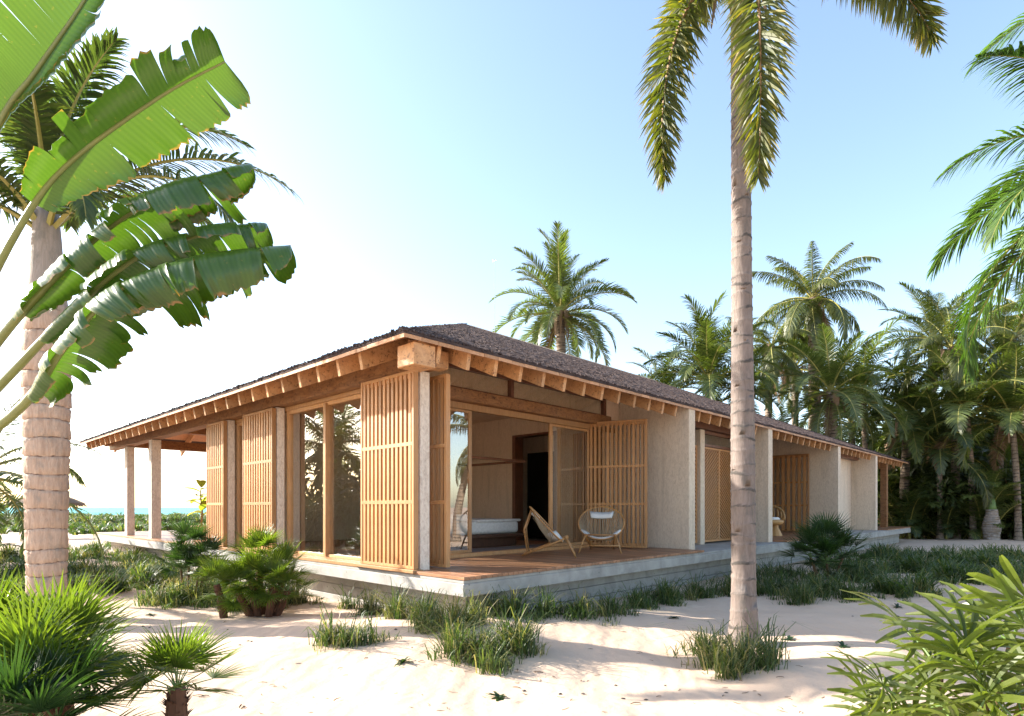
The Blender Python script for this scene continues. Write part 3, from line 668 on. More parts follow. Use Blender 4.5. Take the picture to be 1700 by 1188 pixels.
# thin mast behind the roof
ax, ay = cw(821, 26); t = empty('antenna_mast', (ax, ay, gz(ax, ay)), label='thin white antenna mast rising behind the roof', cat='antenna')
zt = P(821, 430, 26).z - gz(ax, ay)
m = MB(); m.tube([(0, 0, 0), (0, 0, zt)], .012, 5); m.build('mast', METAL, t); m = MB(); m.tube([(-.1, 0, zt - .05), (.1, 0, zt - .05)], .01, 5); m.tube([(0, -.1, zt - .08), (0, .1, zt - .08)], .01, 5); m.build('crossarm', METAL, t)

# ---------------------------------------------------------------- plants: generators
def strip(mb, p, d, wv, L, w, droop, segs=3, fold=0., tip=1., t0=0., curl=0.):
    """one leaflet: starts at p, heads along d, bends down by droop; tint rises towards the tip"""
    pts = []; q = Vector(p); dd = Vector(d)
    vs = []; b = len(mb.v); prof = {3: (.55, 1, .72), 4: (.5, 1, .9, .5), 2: (.7, .9), 5: (.5, .9, 1, .85, .5)}[segs]
    for k in range(segs):
        ww = wv * (w * prof[k]); mb.v.append(tuple(q - ww)); mb.v.append(tuple(q + ww)); tv = t0 + (tip * (k / segs) ** 2); mb.t += [tv, tv]
        dd = (dd + Vector((0, 0, -droop * (k + 1) / segs))).normalized(); q = q + dd * (L / segs)
    mb.v.append(tuple(q)); mb.t.append(t0 + tip)
    for k in range(segs - 1):
        i = b + 2 * k; mb.f.append((i, i + 1, i + 3, i + 2)); mb.m.append(mb.cm)
    i = b + 2 * (segs - 1); mb.f.append((i, i + 1, i + 2)); mb.m.append(mb.cm)

def frond_mb(L, th0, th1, n, ll, w, droop, seed=0, pet=.15, lift=.25, sweep=(75, 28), whorl=False, tipc=.5, rr_=.02, pw=1.3, tfun=None, mb=None, az=None, base=(0, 0, 0), scale=1., segs=3, side=0.):
    rng = random.Random(seed); mb = mb or MB(); N = 16; pts = []; p = Vector((0, 0, 0)); ts = []
    for i in range(N + 1):
        s = i / N; th = R(th0 + (th1 - th0) * s ** pw); d = Vector((math.cos(th), side * s * 1.2, math.sin(th))).normalized(); ts.append(d); pts.append(p.copy()); p = p + d * (L / N)
    if az is not None:
        M = Matrix.Rotation(az, 3, 'Z'); pts = [M @ q * scale + Vector(base) for q in pts]; ts = [M @ q for q in ts]; ll *= scale; w *= scale; rr_ *= scale
    mb.cm = 1; mb.ct = 0; mb.tube(pts, [rr_ * (1.6 - 1.45 * i / N) for i in range(N + 1)], 4, cap=False); mb.cm = 0
    for i in range(n):
        s = pet + (1 - pet) * (i + .5) / n; k = min(int(s * N), N - 1); f = s * N - k
        q = pts[k].lerp(pts[k + 1], f); t = ts[k].lerp(ts[k + 1], f).normalized(); sd = t.cross(Vector((0, 0, 1))); sd = (sd if sd.length > .05 else Vector((0, 1, 0))).normalized(); nr = sd.cross(t).normalized()
        u = (s - pet) / (1 - pet); prof = (math.sin(math.pi * (.13 + .80 * u)) ** .55) * (1 - .25 * u)
        a = R(sweep[0] + (sweep[1] - sweep[0]) * u ** 1.2)
        for sg in (-1, 1):
            lf = lift + rng.gauss(0, .12)
            if whorl: lf = rng.uniform(-1.25, 1.25)
            out = sd * sg * math.cos(lf) + nr * math.sin(lf); aa_ = a + rng.gauss(0, .07)
            d = (t * math.cos(aa_) + out * math.sin(aa_)).normalized(); wv = (t - d * t.dot(d)).normalized()
            if whorl: wv = (wv + nr * rng.uniform(-.8, .8)).normalized()
            strip(mb, q, d, wv, ll * prof * rng.uniform(.85, 1.1), w, droop * rng.uniform(.6, 1.4), segs, t0=rng.uniform(0, .8), tip=tipc * rng.uniform(.2, 1.3))
    return mb
SPEC = dict(
    coco=dict(L=3.9, n=80, ll=.95, w=.024, droop=.75, lift=-.05, rr_=.03, pw=1.2, mats=(L_COCO, STALK)),
    phoenix=dict(L=3.6, n=72, ll=.72, w=.020, droop=.16, lift=.45, rr_=.028, pw=1.5, mats=(L_GRN, STALK)),
    areca=dict(L=2.6, n=50, ll=.68, w=.020, droop=.3, lift=.35, rr_=.02, pw=1.6, mats=(L_GRN, STALK)),
    shade=dict(L=2.6, n=48, ll=.66, w=.022, droop=.35, lift=.2, rr_=.02, pw=1.5, mats=(L_DARK, STALK)),
    royal=dict(L=3.3, n=68, ll=.62, w=.021, droop=.5, lift=.25, rr_=.028, pw=1.25, tipc=.9, mats=(L_ROYAL, STALK)),
    over=dict(L=3.1, n=92, ll=.82, w=.019, droop=.42, lift=.25, rr_=.02, pw=1.1, segs=4, mats=(L_OVER, STALK)),
    fox=dict(L=2.35, n=125, ll=.36, w=.0155, droop=.28, whorl=True, rr_=.022, pw=.8, tipc=1.3, sweep=(70, 38), pet=.10, mats=(L_FOX, STALKR)))
FC = {}
def frond_me(sp, th0, arch, v=0):
    k = (sp, th0, arch, v)
    if k not in FC:
        s = dict(SPEC[sp]); mats = s.pop('mats'); FC[k] = frond_mb(th0=th0, th1=th0 - arch, seed=hash((sp, th0, v)) % 997 if False else (len(FC) * 13 + v), **s).mesh('frond', mats)
    return FC[k]
def trunk_mb(h, r0, r1, rings, lean=(0, 0), bulge=0, n=20, flare=.35, jag=.0, seed=0):
    rng = random.Random(seed); prof = []; z = -.15; zs = []; cur = 0
    while cur < h: zs.append(cur); cur += rings * rng.uniform(.7, 1.3)
    m = MB(); lv = [(-.25, 0)]; 
    for q in zs: lv += [(q, 0.), (q + .012, 1.), (q + .035, 1.), (q + .055, .25), (q + rings * .5, 0.)]
    lv = sorted([l for l in lv if l[0] < h - .01]) + [(h, 0)]; vs = []; N = len(lv)
    for j, (z, t) in enumerate(lv):
        s = max(0, z / h); rad = r0 + (r1 - r0) * s + bulge * math.sin(math.pi * min(1, s * 1.1)) ** 2 + flare * r0 * math.exp(-max(z, 0) / .22)
        rad += .012 * (1 if t > .9 else 0) * (r0 / .2); cx = lean[0] * s * s; cy = lean[1] * s * s
        for k in range(n):
            a = 2 * math.pi * k / n; jz = .02 * math.sin(a * 2 + j) * (1 if 0 < j < N - 1 else 0) + (rng.uniform(-1, 1) * jag if t > .5 else 0); rj = rad * (1 + rng.gauss(0, .008 + jag * .3))
            m.v.append((cx + rj * math.cos(a), cy + rj * math.sin(a), z + jz)); m.t.append(t * rng.uniform(.4, 1))
    for j in range(N - 1):
        for k in range(n): m.f.append((j * n + k, j * n + (k + 1) % n, (j + 1) * n + (k + 1) % n, (j + 1) * n + k)); m.m.append(0)
    m.f.append(tuple(range((N - 1) * n, N * n))); m.m.append(0); return m
def palm(px, pyc, depth, sp, nf, label, r=(.2, .15), sc_=1., trunk=T_BACK, rings=.16, skirt=0, seed=0, name='palm_tree', group=None, el=(75, -30), lean=None, xy=None, arch=(55, 85), bulge=0, top=None, rim=None):
    rng = random.Random(seed + 100); x, y = xy or cw(px, depth); z0 = gz(x, y); h = (EYE + (842 - pyc) / FPX * depth) - z0 if top is None else top
    t = empty(name, (x, y, z0), label=label, cat='palm tree', group=group)
    ln = lean or (rng.uniform(-.4, .4), rng.uniform(-.4, .4)); m = trunk_mb(h, r[0], r[1], rings, ln, seed=seed, n=14, bulge=bulge); m.build('trunk', trunk, t, sm=True)
    for i in range(nf):
        u = (i + .5) / nf; th = el[0] + (el[1] - el[0]) * u ** 1.1; th = round(th / 15) * 15; az = i * 2.39996 + rng.uniform(-.25, .25)
        me = frond_me(sp, th, int(arch[0] if th > 50 else arch[1]), i % 2)
        o = link('frond', me, t, loc=(ln[0], ln[1], h - .25 + .25 * (1 - u)), rot=(rng.uniform(-.16, .16), rng.uniform(-.14, .14), az), scale=sc_ * rng.uniform(.8, 1.12))
    for i in range(rng.choice((1, 2, 3)) if skirt else 0):
        o = link('frond', frond_me(sp, -45, 45, 0), t, loc=(ln[0], ln[1], h - .35), rot=(0, 0, rng.uniform(0, 6.28)), scale=sc_ * rng.uniform(.55, .8))
        o.material_slots[0].link = 'OBJECT'; o.material_slots[0].material = L_DEAD; o['label'] = 'dead brown hanging frond'
    if skirt:
        m = MB()
        for i in range(skirt):
            a = rng.uniform(0, 6.28); d = Vector((math.cos(a), math.sin(a), 0)); p0 = Vector((ln[0], ln[1], h - .15)) + d * r[1]; p1 = p0 + d * rng.uniform(.25, .5) + Vector((0, 0, rng.uniform(-.1, .15))); p2 = p0 + d * rng.uniform(.25, .6) + Vector((0, 0, -rng.uniform(.7, 1.5)))
            s = d.cross(Vector((0, 0, 1))) * rng.uniform(.07, .13); m.add([p0 - s, p0 + s, p1 + s * 1.3, p1 - s * 1.3, p2 + s * .4, p2 - s * .4], [(0, 1, 2, 3), (3, 2, 4, 5)])
        m.build('dead_frond_skirt', DEADF, t)
    return t

# fan palms ------------------------------------------------------
def fan_mb(nseg=22, L=.46, w=.017, spread=200, split=.42, droop=.10, seed=0, pet=.35, cup=.35, fold=.3, blunt=False, mbm=0):
    rng = random.Random(seed); m = MB(); m.cm = 1; m.tube([(0, 0, 0), (pet * .5, 0, .012), (pet, 0, 0)], [.008, .006, .005], 5, cap=False); m.cm = 0
    hub = Vector((pet, 0, 0)); n = nseg
    for i in range(n):
        u = (i / (n - 1) - .5); a = R(spread) * u; d = Vector((math.cos(a), math.sin(a), cup * (abs(u) * 1.1) + rng.gauss(0, .04))).normalized()
        l = L * (1 - .22 * (2 * abs(u)) ** 2) * rng.uniform(.92, 1.08); t0 = rng.uniform(0, .7); sdv = Vector((0, 0, 1)).cross(d).normalized(); nr = d.cross(sdv)
        mw = math.tan(R(spread) / n / 2) * l * split; ww = min(w * 1.25, mw) if not blunt else w
        b = len(m.v); pts = []; q = hub.copy(); dd = d.copy(); K = 5
        prof = [.12, .85, 1.0, .7, .35, .0] if not blunt else [.12, .6, .95, 1., .85, .35]
        for k in range(K + 1):
            s = k / K; hw = ww * prof[k]; lift = hw * fold
            tv = t0 + .6 * s * s
            m.v += [tuple(q - sdv * hw + nr * lift), tuple(q - nr * lift * .4), tuple(q + sdv * hw + nr * lift)]; m.t += [tv, tv * .8, tv]
            q = q + dd * (l / K); dd = (dd + Vector((0, 0, -droop * (k + 1) / K * rng.uniform(.5, 1.5)))).normalized()
        for k in range(K):
            for j in (0, 1): o = b + 3 * k + j; m.f.append((o, o + 1, o + 4, o + 3)); m.m.append(0)
    return m
FANS = [fan_mb(seed=i, nseg=26, L=.47, w=.016, spread=(170, 215, 190)[i], cup=(.3, .15, .5)[i], droop=(.05, .1, .16)[i]).mesh('fan_leaf', (L_FAN, GREENST)) for i in range(3)]
FANSD = [fan_mb(seed=i + 9, nseg=24, L=.50, w=.017, spread=(170, 215, 190)[i], cup=(.3, .15, .5)[i], droop=(.05, .1, .16)[i]).mesh('fan_leaf', (L_FAND, GREENST)) for i in range(3)]
RHAP = [fan_mb(seed=i + 20, nseg=(10, 11, 9)[i], L=.42, w=(.020, .018, .021)[i], spread=(230, 260, 200)[i], cup=.15, droop=(.38, .5, .3)[i], pet=.26, blunt=True, fold=.35).mesh('fan_leaf', (L_RHAP, GREENST)) for i in range(3)]
def fan_head(t, c, nl, fans, sc_=1., el=(85, -20), seed=0, trunk=None, tr=.07, mat=FIBRE, z0=0., face=None):
    """a stem from the ground to c (local) with nl fan leaves around its top"""
    rng = random.Random(seed); c = Vector(c)
    if trunk is not None:
        m = MB(); a = Vector(trunk); mid = (a + c) / 2 + Vector((rng.uniform(-.03, .03), rng.uniform(-.03, .03), 0)); m.tube([a, mid, c + Vector((0, 0, .02))], [tr * 1.05, tr, tr * .75], 9)
        L = (c - a).length
        if tr > .03:
            for i in range(int(60 + 260 * L)):                        # old leaf bases bristle off the stem
                s = rng.random(); p = a.lerp(c, s); an = rng.uniform(0, 6.28); d = Vector((math.cos(an), math.sin(an), .9)).normalized(); p = p + Vector((math.cos(an), math.sin(an), 0)) * tr * .8
                sd_ = d.cross(Vector((0, 0, 1))).normalized() * tr * .22; m.add([p - sd_, p + sd_, p + d * tr * rng.uniform(.5, 1.0)], [(0, 1, 2)])
        m.build('trunk', mat, t)
    for i in range(nl):
        u = (i + .5) / nl; th = R(el[0] + (el[1] - el[0]) * u + rng.uniform(-8, 8)); az = i * 2.39996 + rng.uniform(-.3, .3) + seed
        me = fans[i % len(fans)]
        link('fan_leaf', me, t, loc=c, rot=(rng.uniform(-.5, .5), -th, az), scale=sc_ * rng.uniform(.85, 1.12))

# ---------------------------------------------------------------- plants: placing
# front foxtail palm
fx, fy = cw(1235, 7.15); fz = gz(fx, fy); t = empty('palm_tree', (fx, fy, fz), label='tall slender ringed palm standing in front of the house with drooping bushy fronds', cat='palm tree')
zc = P(1222, -14, 7.15).z - fz
def radius_trunk():
    rng = random.Random(5); m = MB(); n = 28; z = -.2; lv = []; zr = .05; rings = []
    while zr < zc: rings.append(zr); zr += rng.uniform(.11, .21)
    for q in rings: lv += [(q - .03, .0), (q - .008, .8), (q + .006, 1.), (q + .022, .7), (q + .045, .35), (q + .075, .0)]
    lv = [(-.2, 0)] + sorted(lv) + [(zc, 0)]
    for j, (z, tt) in enumerate(lv):
        s = max(0, z / zc); r = .126 - .022 * s + .085 * math.exp(-max(z, 0) / .30) + .018 * math.exp(-((s - .25) / .2) ** 2) + .006 * (tt > .7)
        ph = (j // 6) * 1.7
        for k in range(n):
            a = 2 * math.pi * k / n; jz = .016 * math.sin(a + ph) + .008 * math.sin(3 * a + ph * 2)
            amp = .62 + .38 * math.sin(a + ph * 1.3) * math.sin(ph * 3.1); m.v.append((r * math.cos(a) - .12 * s, r * math.sin(a), z + jz)); m.t.append(tt * amp * rng.uniform(.6, 1.1))
    for j in range(len(lv) - 1):
        for k in range(n): m.f.append((j * n + k, j * n + (k + 1) % n, (j + 1) * n + (k + 1) % n, (j + 1) * n + k)); m.m.append(0)
    m.build('trunk', T_FRONT, t, sm=True)
radius_trunk()
m = MB(); m.lathe([(.108, zc - .30), (.135, zc - .15), (.16, zc + .1), (.13, zc + .55), (.06, zc + .8)], 14, (-.115, 0)); m.build('crownshaft', DEADF, t, sm=True)
for i in range(5):
    a = i * 1.3 + .4; d = Vector((math.cos(a), math.sin(a), 0)); sdv = d.cross(Vector((0, 0, 1))); m = MB(); p0 = Vector((-.12, 0, zc + .1)) + d * .1
    m.add([p0 - sdv * .06, p0 + sdv * .06, p0 + d * .16 + sdv * .07 + Vector((0, 0, .05)), p0 + d * .16 - sdv * .07 + Vector((0, 0, .05)), p0 + d * .24 + sdv * .02 + Vector((0, 0, -.45)), p0 + d * .24 - sdv * .02 + Vector((0, 0, -.45))], [(0, 1, 2, 3), (3, 2, 4, 5)]); m.build('dead_sheath', DEADF, t)
RW = math.atan2(RGT[1], RGT[0])                 # world azimuth of the picture's right
# (azimuth from picture right, start elevation, arch, scale)
for (da, th0, th1, s_, L_) in ((178, 5, -97, 1.0, 2.95), (-98, 0, -101, 1.0, 3.4), (-4, 26, -72, 1.0, 2.75), (188, 62, -28, 1.0, 2.5), (100, 60, -40, 1, 2.3), (60, 75, 0, 1, 2.2), (-70, 78, 10, 1, 2.2), (140, 78, 10, 1, 2.2), (250, 85, 30, 1, 2.1)):
    mb = frond_mb(L_, th0, th1, 290, .58, .0145, .24, seed=int(da) + 300, pet=.14, whorl=True, rr_=.02, pw=.30 if th1 < -90 else .8, tipc=1.2, sweep=(66, 40))
    link('frond', mb.mesh('frond', (L_FOX, STALKR)), t, loc=(-.12, 0, zc + .28), rot=(0, 0, RW + R(da)), scale=s_)

# left palm with stout ruffled trunk
lx, ly = cw(78, 8.15); lz = gz(lx, ly); t = empty('palm_tree', (lx, ly, lz), label='stout palm with pinkish ringed trunk behind the banana leaves on the left', cat='palm tree')
hT = P(75, 520, 8.15).z - lz
def left_trunk():
    rng = random.Random(2); m = MB(); n = 44; zs = []; z = .12
    while z < hT: zs.append(z); z += rng.uniform(.17, .30)
    lv = [(-.2, 0.)]
    for a, b in zip(zs, zs[1:] + [hT]): lv += [(a, .0), (a + .008, .9), (a + .02, .8), (a + .03, .0), (a + (b - a) * .5, .0), (a + (b - a) * .85, .0)]
    lv.append((hT, 0)); 
    for j, (z, tt) in enumerate(lv):
        s = max(0, z / hT); r = .215 + .08 * s ** 1.2 - .055 * smooth(.82, 1., s) + .05 * math.exp(-max(z, 0) / .2); ruff = .010 if tt == 0 else .0
        for k in range(n):
            a = 2 * math.pi * k / n; rj = r + ruff * math.sin(k * 2.1 + (j // 6) * 2.) + rng.gauss(0, .0035) - (.012 if tt > .5 else 0)
            m.v.append((rj * math.cos(a), rj * math.sin(a), z + .010 * math.sin(a * 2 + j // 6) + (rng.uniform(-.006, .006)))); m.t.append(tt * rng.uniform(.3, 1))
    for j in range(len(lv) - 1):
        for k in range(n): m.f.append((j * n + k, j * n + (k + 1) % n, (j + 1) * n + (k + 1) % n, (j + 1) * n + k)); m.m.append(0)
    m.build('trunk', T_LEFT, t, sm=True)
left_trunk()
m = MB(); m.lathe([(.235, hT - .01), (.24, hT + .12), (.20, hT + .5), (.17, hT + 1.0), (.13, hT + 1.5)], 28); m.build('crownshaft', T_GREY, t, sm=True)
for (da, th0, th1, L_, s_) in ((95, 86, 40, 2.9, 0), (20, 88, 55, 2.7, 0), (-4, 46, -42, 3.9, 0), (-14, 40, -60, 3.4, 0), (10, 66, -30, 3.2, 0), (182, 55, -45, 2.7, 0), (170, 70, 10, 2.6, 0), (200, 40, -60, 2.5, 0), (215, 60, -30, 2.6, 0),
        (-40, 45, -80, 2.2, 0), (60, 60, -20, 2.9, 0), (120, 60, -20, 2.8, 0), (-85, 75, 15, 2.3, 0), (250, 55, -50, 2.4, 0), (-60, 66, -5, 2.1, 0), (140, 82, 40, 2.8, 0), (-20, 80, 25, 2.5, 0)):
    mb = frond_mb(L_, th0, th1, 74, .62, .020, .42, seed=da + 600, pet=.16, lift=.3, rr_=.026, pw=1.15, tipc=.9)
    link('frond', mb.mesh('frond', (L_ROYAL, STALK)), t, loc=(0, 0, hT + 1.05 + .35 * (th0 > 60)), rot=(0, 0, RW + R(da)))

# palm at the left frame edge, reaching in low
palm(-75, 770, 9.2, 'royal', 17, 'low dark palm at the left edge of the frame with arching fronds', r=(.16, .14), sc_=.62, rings=.12, seed=5, el=(70, -25), trunk=T_BACK)
OFFS = []
# palms out of the frame to the left: they shade the sand and stand in the window reflections
for k, (X_, Y_, h_, sp, s_) in enumerate(((-7.2, 17.5, 4.2, 'coco', .85), (-10, 22, 5.2, 'areca', 1.4), (-12.0, 15.5, 3.6, 'coco', .8), (-5.6, 19.5, 2.6, 'areca', 1.2), (-8.8, 12.6, 1.2, 'areca', .9))):
    palm(0, 0, 0, sp, 16, ('arching coconut palm beyond the left palm', 'tall feathery palm far left of the house', 'coconut palm left of the banana plant', 'short feathery palm beside the sea side facade', 'knee high feathery palm left of the path')[k], xy=(X_, Y_), top=h_, sc_=s_, seed=40 + k)
for k in range(14):
    x, y = -3.5 - 9 * random.random(), 13 + 12 * random.random()
    if (x - CAMX) * RGT[0] + (y - CAMY) * RGT[1] > -.93 * ((x - CAMX) * FWD[0] + (y - CAMY) * FWD[1]): continue
    OFFS.append((x, y, random.uniform(.9, 1.5)))
# palms reflected in the sliding doors, right of the camera
palm(0, 0, 0, 'coco', 15, 'leaning coconut palm outside the right edge', xy=(13, -10.5), top=5.2, seed=61, lean=(1.4, .5), sc_=.9)
# right edge: two palms whose fronds hang into the frame
t = palm(1900, 265, 8.0, 'over', 28, 'feathery palm hanging long green fronds into the right edge', r=(.13, .1), sc_=.98, rings=.12, seed=9, el=(60, -25), arch=(70, 90))
palm(1960, -40, 9.5, 'over', 16, 'tall palm whose frond tips show at the upper right corner', r=(.13, .1), sc_=.95, seed=19)

# background palms
BP = [(936, 515, 34, 'phoenix', 46, 'feathery date palm with dead brown skirt rising behind the roof', 1.08, 26, T_BACK, (.30, .26), (88, -38)),
      (1352, 492, 36, 'coco', 28, 'tall coconut palm with yellowing fronds right of the front trunk', 1.0, 10, T_BACK, (.34, .28), (82, -45)),
      (1168, 625, 31, 'areca', 36, 'bushy upright palm left of the front trunk', 1.3, 0, T_BACK, (.15, .12), (88, 0)),
      (1272, 575, 36, 'coco', 20, 'coconut palm half hidden by the front trunk', .8, 5, T_BACK, (.22, .2), (70, -40)),
      (1232, 650, 33, 'phoenix', 26, 'date palm low behind the roof beside the front trunk', .75, 6, T_BACK, (.25, .2), (85, -30)),
      (1385, 650, 31, 'phoenix', 34, 'broad bushy date palm behind the middle of the roof', .95, 10, T_BACK, (.28, .22), (85, -40)),
      (1440, 650, 33, 'areca', 24, 'loose feathery palm right of the broad date palm', 1.3, 0, T_BACK, (.15, .12), (85, -15)),
      (1587, 575, 31, 'coco', 22, 'coconut palm with hanging yellow frond above the dark thicket', .82, 12, T_BACK, (.2, .16), (80, -60)),
      (1545, 560, 37, 'phoenix', 28, 'grey green date palm behind the yellow fronded coconut palm', .9, 6, T_BACK, (.25, .2), (85, -30)),
      (1655, 600, 32, 'phoenix', 28, 'date palm near the right edge of the thicket', .9, 8, T_BACK, (.25, .2), (85, -35)),
      (1500, 690, 33, 'phoenix', 30, 'bushy date palm above the far end of the roof', .95, 8, T_BACK, (.25, .2), (85, -35)),
      (1483, 735, 36.5, 'areca', 18, 'palm with bare whitish trunk behind the end of the deck', 1.1, 6, T_GREY, (.38, .30), (80, -20)),
      (1615, 680, 30, 'areca', 24, 'feathery palm in the middle of the thicket', 1.35, 4, T_BACK, (.15, .12), (85, -20)),
      (1690, 690, 29, 'areca', 24, 'feathery palm in the thicket by the right frame edge', 1.35, 4, T_BACK, (.15, .12), (85, -20)),
      (1560, 740, 30.5, 'shade', 22, 'dark palm low in the thicket right of the roof end', 1.2, 0, T_BACK, (.14, .1), (80, -25)),
      (1700, 520, 37, 'coco', 20, 'coconut palm behind the hanging fronds at the right', .95, 6, T_BACK, (.25, .2), (80, -40)),
      (1760, 610, 31, 'coco', 20, 'coconut palm just past the right edge of the thicket', .95, 6, T_BACK, (.25, .2), (80, -40)),
      (1320, 610, 40, 'phoenix', 26, 'pale date palm far behind the tall coconut palm', .9, 6, T_BACK, (.25, .2), (80, -40)),
      (1110, 650, 36, 'areca', 20, 'low palm top showing over the roof left of the bushy palm', 1.0, 0, T_BACK, (.2, .18), (80, -10)),
      (1420, 700, 39, 'shade', 22, 'dark palm filling the gap behind the roof', 1.5, 0, T_BACK, (.2, .18), (80, -25))]
for i, (px, py, d, sp, nf, lb, s_, sk, tm, r_, el_) in enumerate(BP):
    palm(px, py, d, sp, nf, lb, r=r_, sc_=s_ * 1.18, trunk=tm, skirt=sk, seed=70 + i, el=el_, lean=(.3 * math.sin(i), .3 * math.cos(i)), rings=.2)
# bottle palm
bx, by = cw(1646, 29); bz = gz(bx, by); t = empty('bottle_palm', (bx, by, bz), label='small bottle palm with swollen grey trunk in front of the dark thicket', cat='palm tree')
m = trunk_mb(1.5, .30, .24, .12, n=18, bulge=.10, flare=.1); m.build('trunk', T_GREY, t, sm=True)
m = MB(); m.lathe([(.22, 1.45), (.17, 1.7), (.10, 2.3)], 14); m.build('crownshaft', GREENST, t, sm=True)
for i in range(13): link('frond', frond_me('areca', (75, 45, 15)[i % 3], 80, i % 2), t, loc=(0, 0, 2.1), rot=(0, 0, i * 2.4), scale=.75)

# thicket: leafy clumps, each its own shrub, sharing a few meshes
def clump_me(sp, nfr, Lsc, seed):
    rng = random.Random(seed); s = dict(SPEC[sp]); mats = s.pop('mats'); mb = MB()
    for i in range(nfr):
        th = rng.uniform(35, 88); frond_mb(th0=th, th1=th - rng.uniform(60, 100), seed=seed * 50 + i, mb=mb, az=i * 2.4 + rng.uniform(-.3, .3), base=(rng.uniform(-.25, .25), rng.uniform(-.25, .25), 0), scale=Lsc * rng.uniform(.6, 1.1), **s)
    return mb.mesh('crown', mats)
def bush_me(n, seed, mats, R_=1.6, H_=2.6, lf=.22):
    rng = random.Random(seed); m = MB()
    lobes = [(Vector((rng.uniform(-1, 1) * R_ * .6, rng.uniform(-1, 1) * R_ * .6, rng.uniform(.25, .9) * H_)), rng.uniform(.35, .7) * R_ * .6) for _ in range(16)]
    for i in range(n):
        c, r = rng.choice(lobes); d = Vector((rng.gauss(0, 1), rng.gauss(0, 1), rng.gauss(0, 1))).normalized(); p = c + d * r * rng.uniform(.6, 1.1)
        dd = (d + Vector((rng.uniform(-.5, .5), rng.uniform(-.5, .5), rng.uniform(-.6, .3)))).normalized(); wv = dd.cross(Vector((rng.uniform(-1, 1), rng.uniform(-1, 1), 1))).normalized()
        strip(m, p, dd, wv, lf * rng.uniform(.7, 1.5), lf * .17, .35, 3, t0=rng.uniform(0, .8), tip=.4)
    m.cm = 1
    for i in range(5): m.tube([(rng.uniform(-.2, .2), rng.uniform(-.2, .2), -.1), lobes[i][0]], [.03, .012], 5)
    return m.mesh('crown', mats)
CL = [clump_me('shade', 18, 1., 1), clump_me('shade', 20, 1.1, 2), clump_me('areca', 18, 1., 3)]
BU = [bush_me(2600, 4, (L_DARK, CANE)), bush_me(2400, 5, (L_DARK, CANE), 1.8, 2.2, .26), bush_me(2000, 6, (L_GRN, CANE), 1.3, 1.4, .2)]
rng = random.Random(11); n_sh = 0
lay = []
for row, (d0, d1, n_, hs) in enumerate(((30., 32.5, 34, 1.05), (34, 37, 34, 1.6), (38, 42, 34, 2.5))):
    for i in range(n_):
        px = 1475 + (1840 - 1475) * (i + rng.random()) / n_; lay.append((px, rng.uniform(d0, d1), hs * rng.uniform(.8, 1.2), row))
for i in range(16): lay.append((1040 + 440 * (i + rng.random()) / 16, rng.uniform(43, 48), 2.0 * rng.uniform(.85, 1.15), 3))
for (px, d, hs, row) in lay:
    x, y = cw(px, d)
    if x < 31.5 and y > -.5 and d < 42: continue
    me = rng.choice(CL + BU[:2] + [CL[2]]) if row or rng.random() < .3 else rng.choice([CL[2], BU[2], BU[0], CL[0]])
    t = empty('shrub', (x, y, gz(x, y)), rng.uniform(0, 6.28), label=('dark leafy undergrowth clump in the thicket' if row < 3 else 'tall dense greenery far behind the house roof'), cat='shrub', group=('undergrowth of the palm thicket' if row < 3 else 'greenery far behind the roof'))
    link('crown', me, t, scale=hs * 1.15)
for (x, y, k) in OFFS:
    t = empty('shrub', (x, y, gz(x, y)), random.uniform(0, 6), label='bushy green clump beside the dune left of the picture', cat='shrub', group='clumps left of the picture'); link('crown', random.choice([BU[2], CL[2], BU[1]]), t, scale=k)
def far_mass():
    rng = random.Random(77); m = MB()
    for i in range(26000):
        px = rng.uniform(1020, 1950); d = rng.uniform(46, 54); x, y = cw(px, d); k = px / 60.
        top = 4.4 + 1.0 * math.sin(k * 1.7) + .9 * math.sin(k * 4.3 + 1) + (1.6 if px > 1480 else 0); z = -.7 + top * rng.random() ** .8
        if y > 90: continue
        dd = Vector((rng.gauss(0, 1), rng.gauss(0, 1), rng.gauss(0, .8) - .2)).normalized(); wv = dd.cross(Vector((rng.uniform(-1, 1), rng.uniform(-1, 1), 1))).normalized()
        strip(m, (x, y, z), dd, wv, rng.uniform(.5, 1.1), .08, .35, 2, t0=rng.uniform(0, .8), tip=.4)
    o = m.build('far_palm_wood', L_DARK); tag(o, 'dark mass of palms far behind the thicket', 'wood', kind='stuff')
far_mass()

# low fan palms near the house and in the foreground
def fan_palm(px, depth, heads, label, fans=FANS, sc_=1., seed=0, tr=.06, name='fan_palm', nl=14, cat='fan palm', el=(85, -20), mat=FIBRE):
    x, y = cw(px, depth); z0 = gz(x, y); t = empty(name, (x, y, z0), label=label, cat=cat)
    for i, (hp, hy_, hd, n_) in enumerate(heads):
        c = P(hp, hy_, hd) - Vector((x, y, z0)); b = Vector((c.x * .45, c.y * .45, 0)); b.z = gz(x + b.x, y + b.y) - z0 - .05
        fan_head(t, c, n_ or nl, fans, sc_, seed=seed + i, trunk=b, tr=tr, el=el, mat=mat)
    return t
fan_palm(438, 9.2, [(432, 925, 9.3, 22), (470, 952, 9.2, 18), (418, 962, 8.9, 20), (455, 975, 8.9, 10), (395, 985, 8.8, 11), (478, 982, 9.0, 10)], 'yellow green fan palm cluster by the left shutter', sc_=.70, seed=1, tr=.06, el=(85, -35))
fan_palm(383, 8.85, [(360, 972, 8.7, 13)], 'small fan palm on a curved reddish stem at the cluster foot', sc_=.62, seed=2, tr=.055, el=(80, 15))
fan_palm(312, 10.6, [(316, 908, 10.6, 13), (345, 930, 10.7, 12), (300, 942, 10.4, 12), (330, 955, 10.3, 8)], 'dark green slender fan palm near the porch posts', fans=FANSD, sc_=.72, seed=3, tr=.022, mat=CANE)
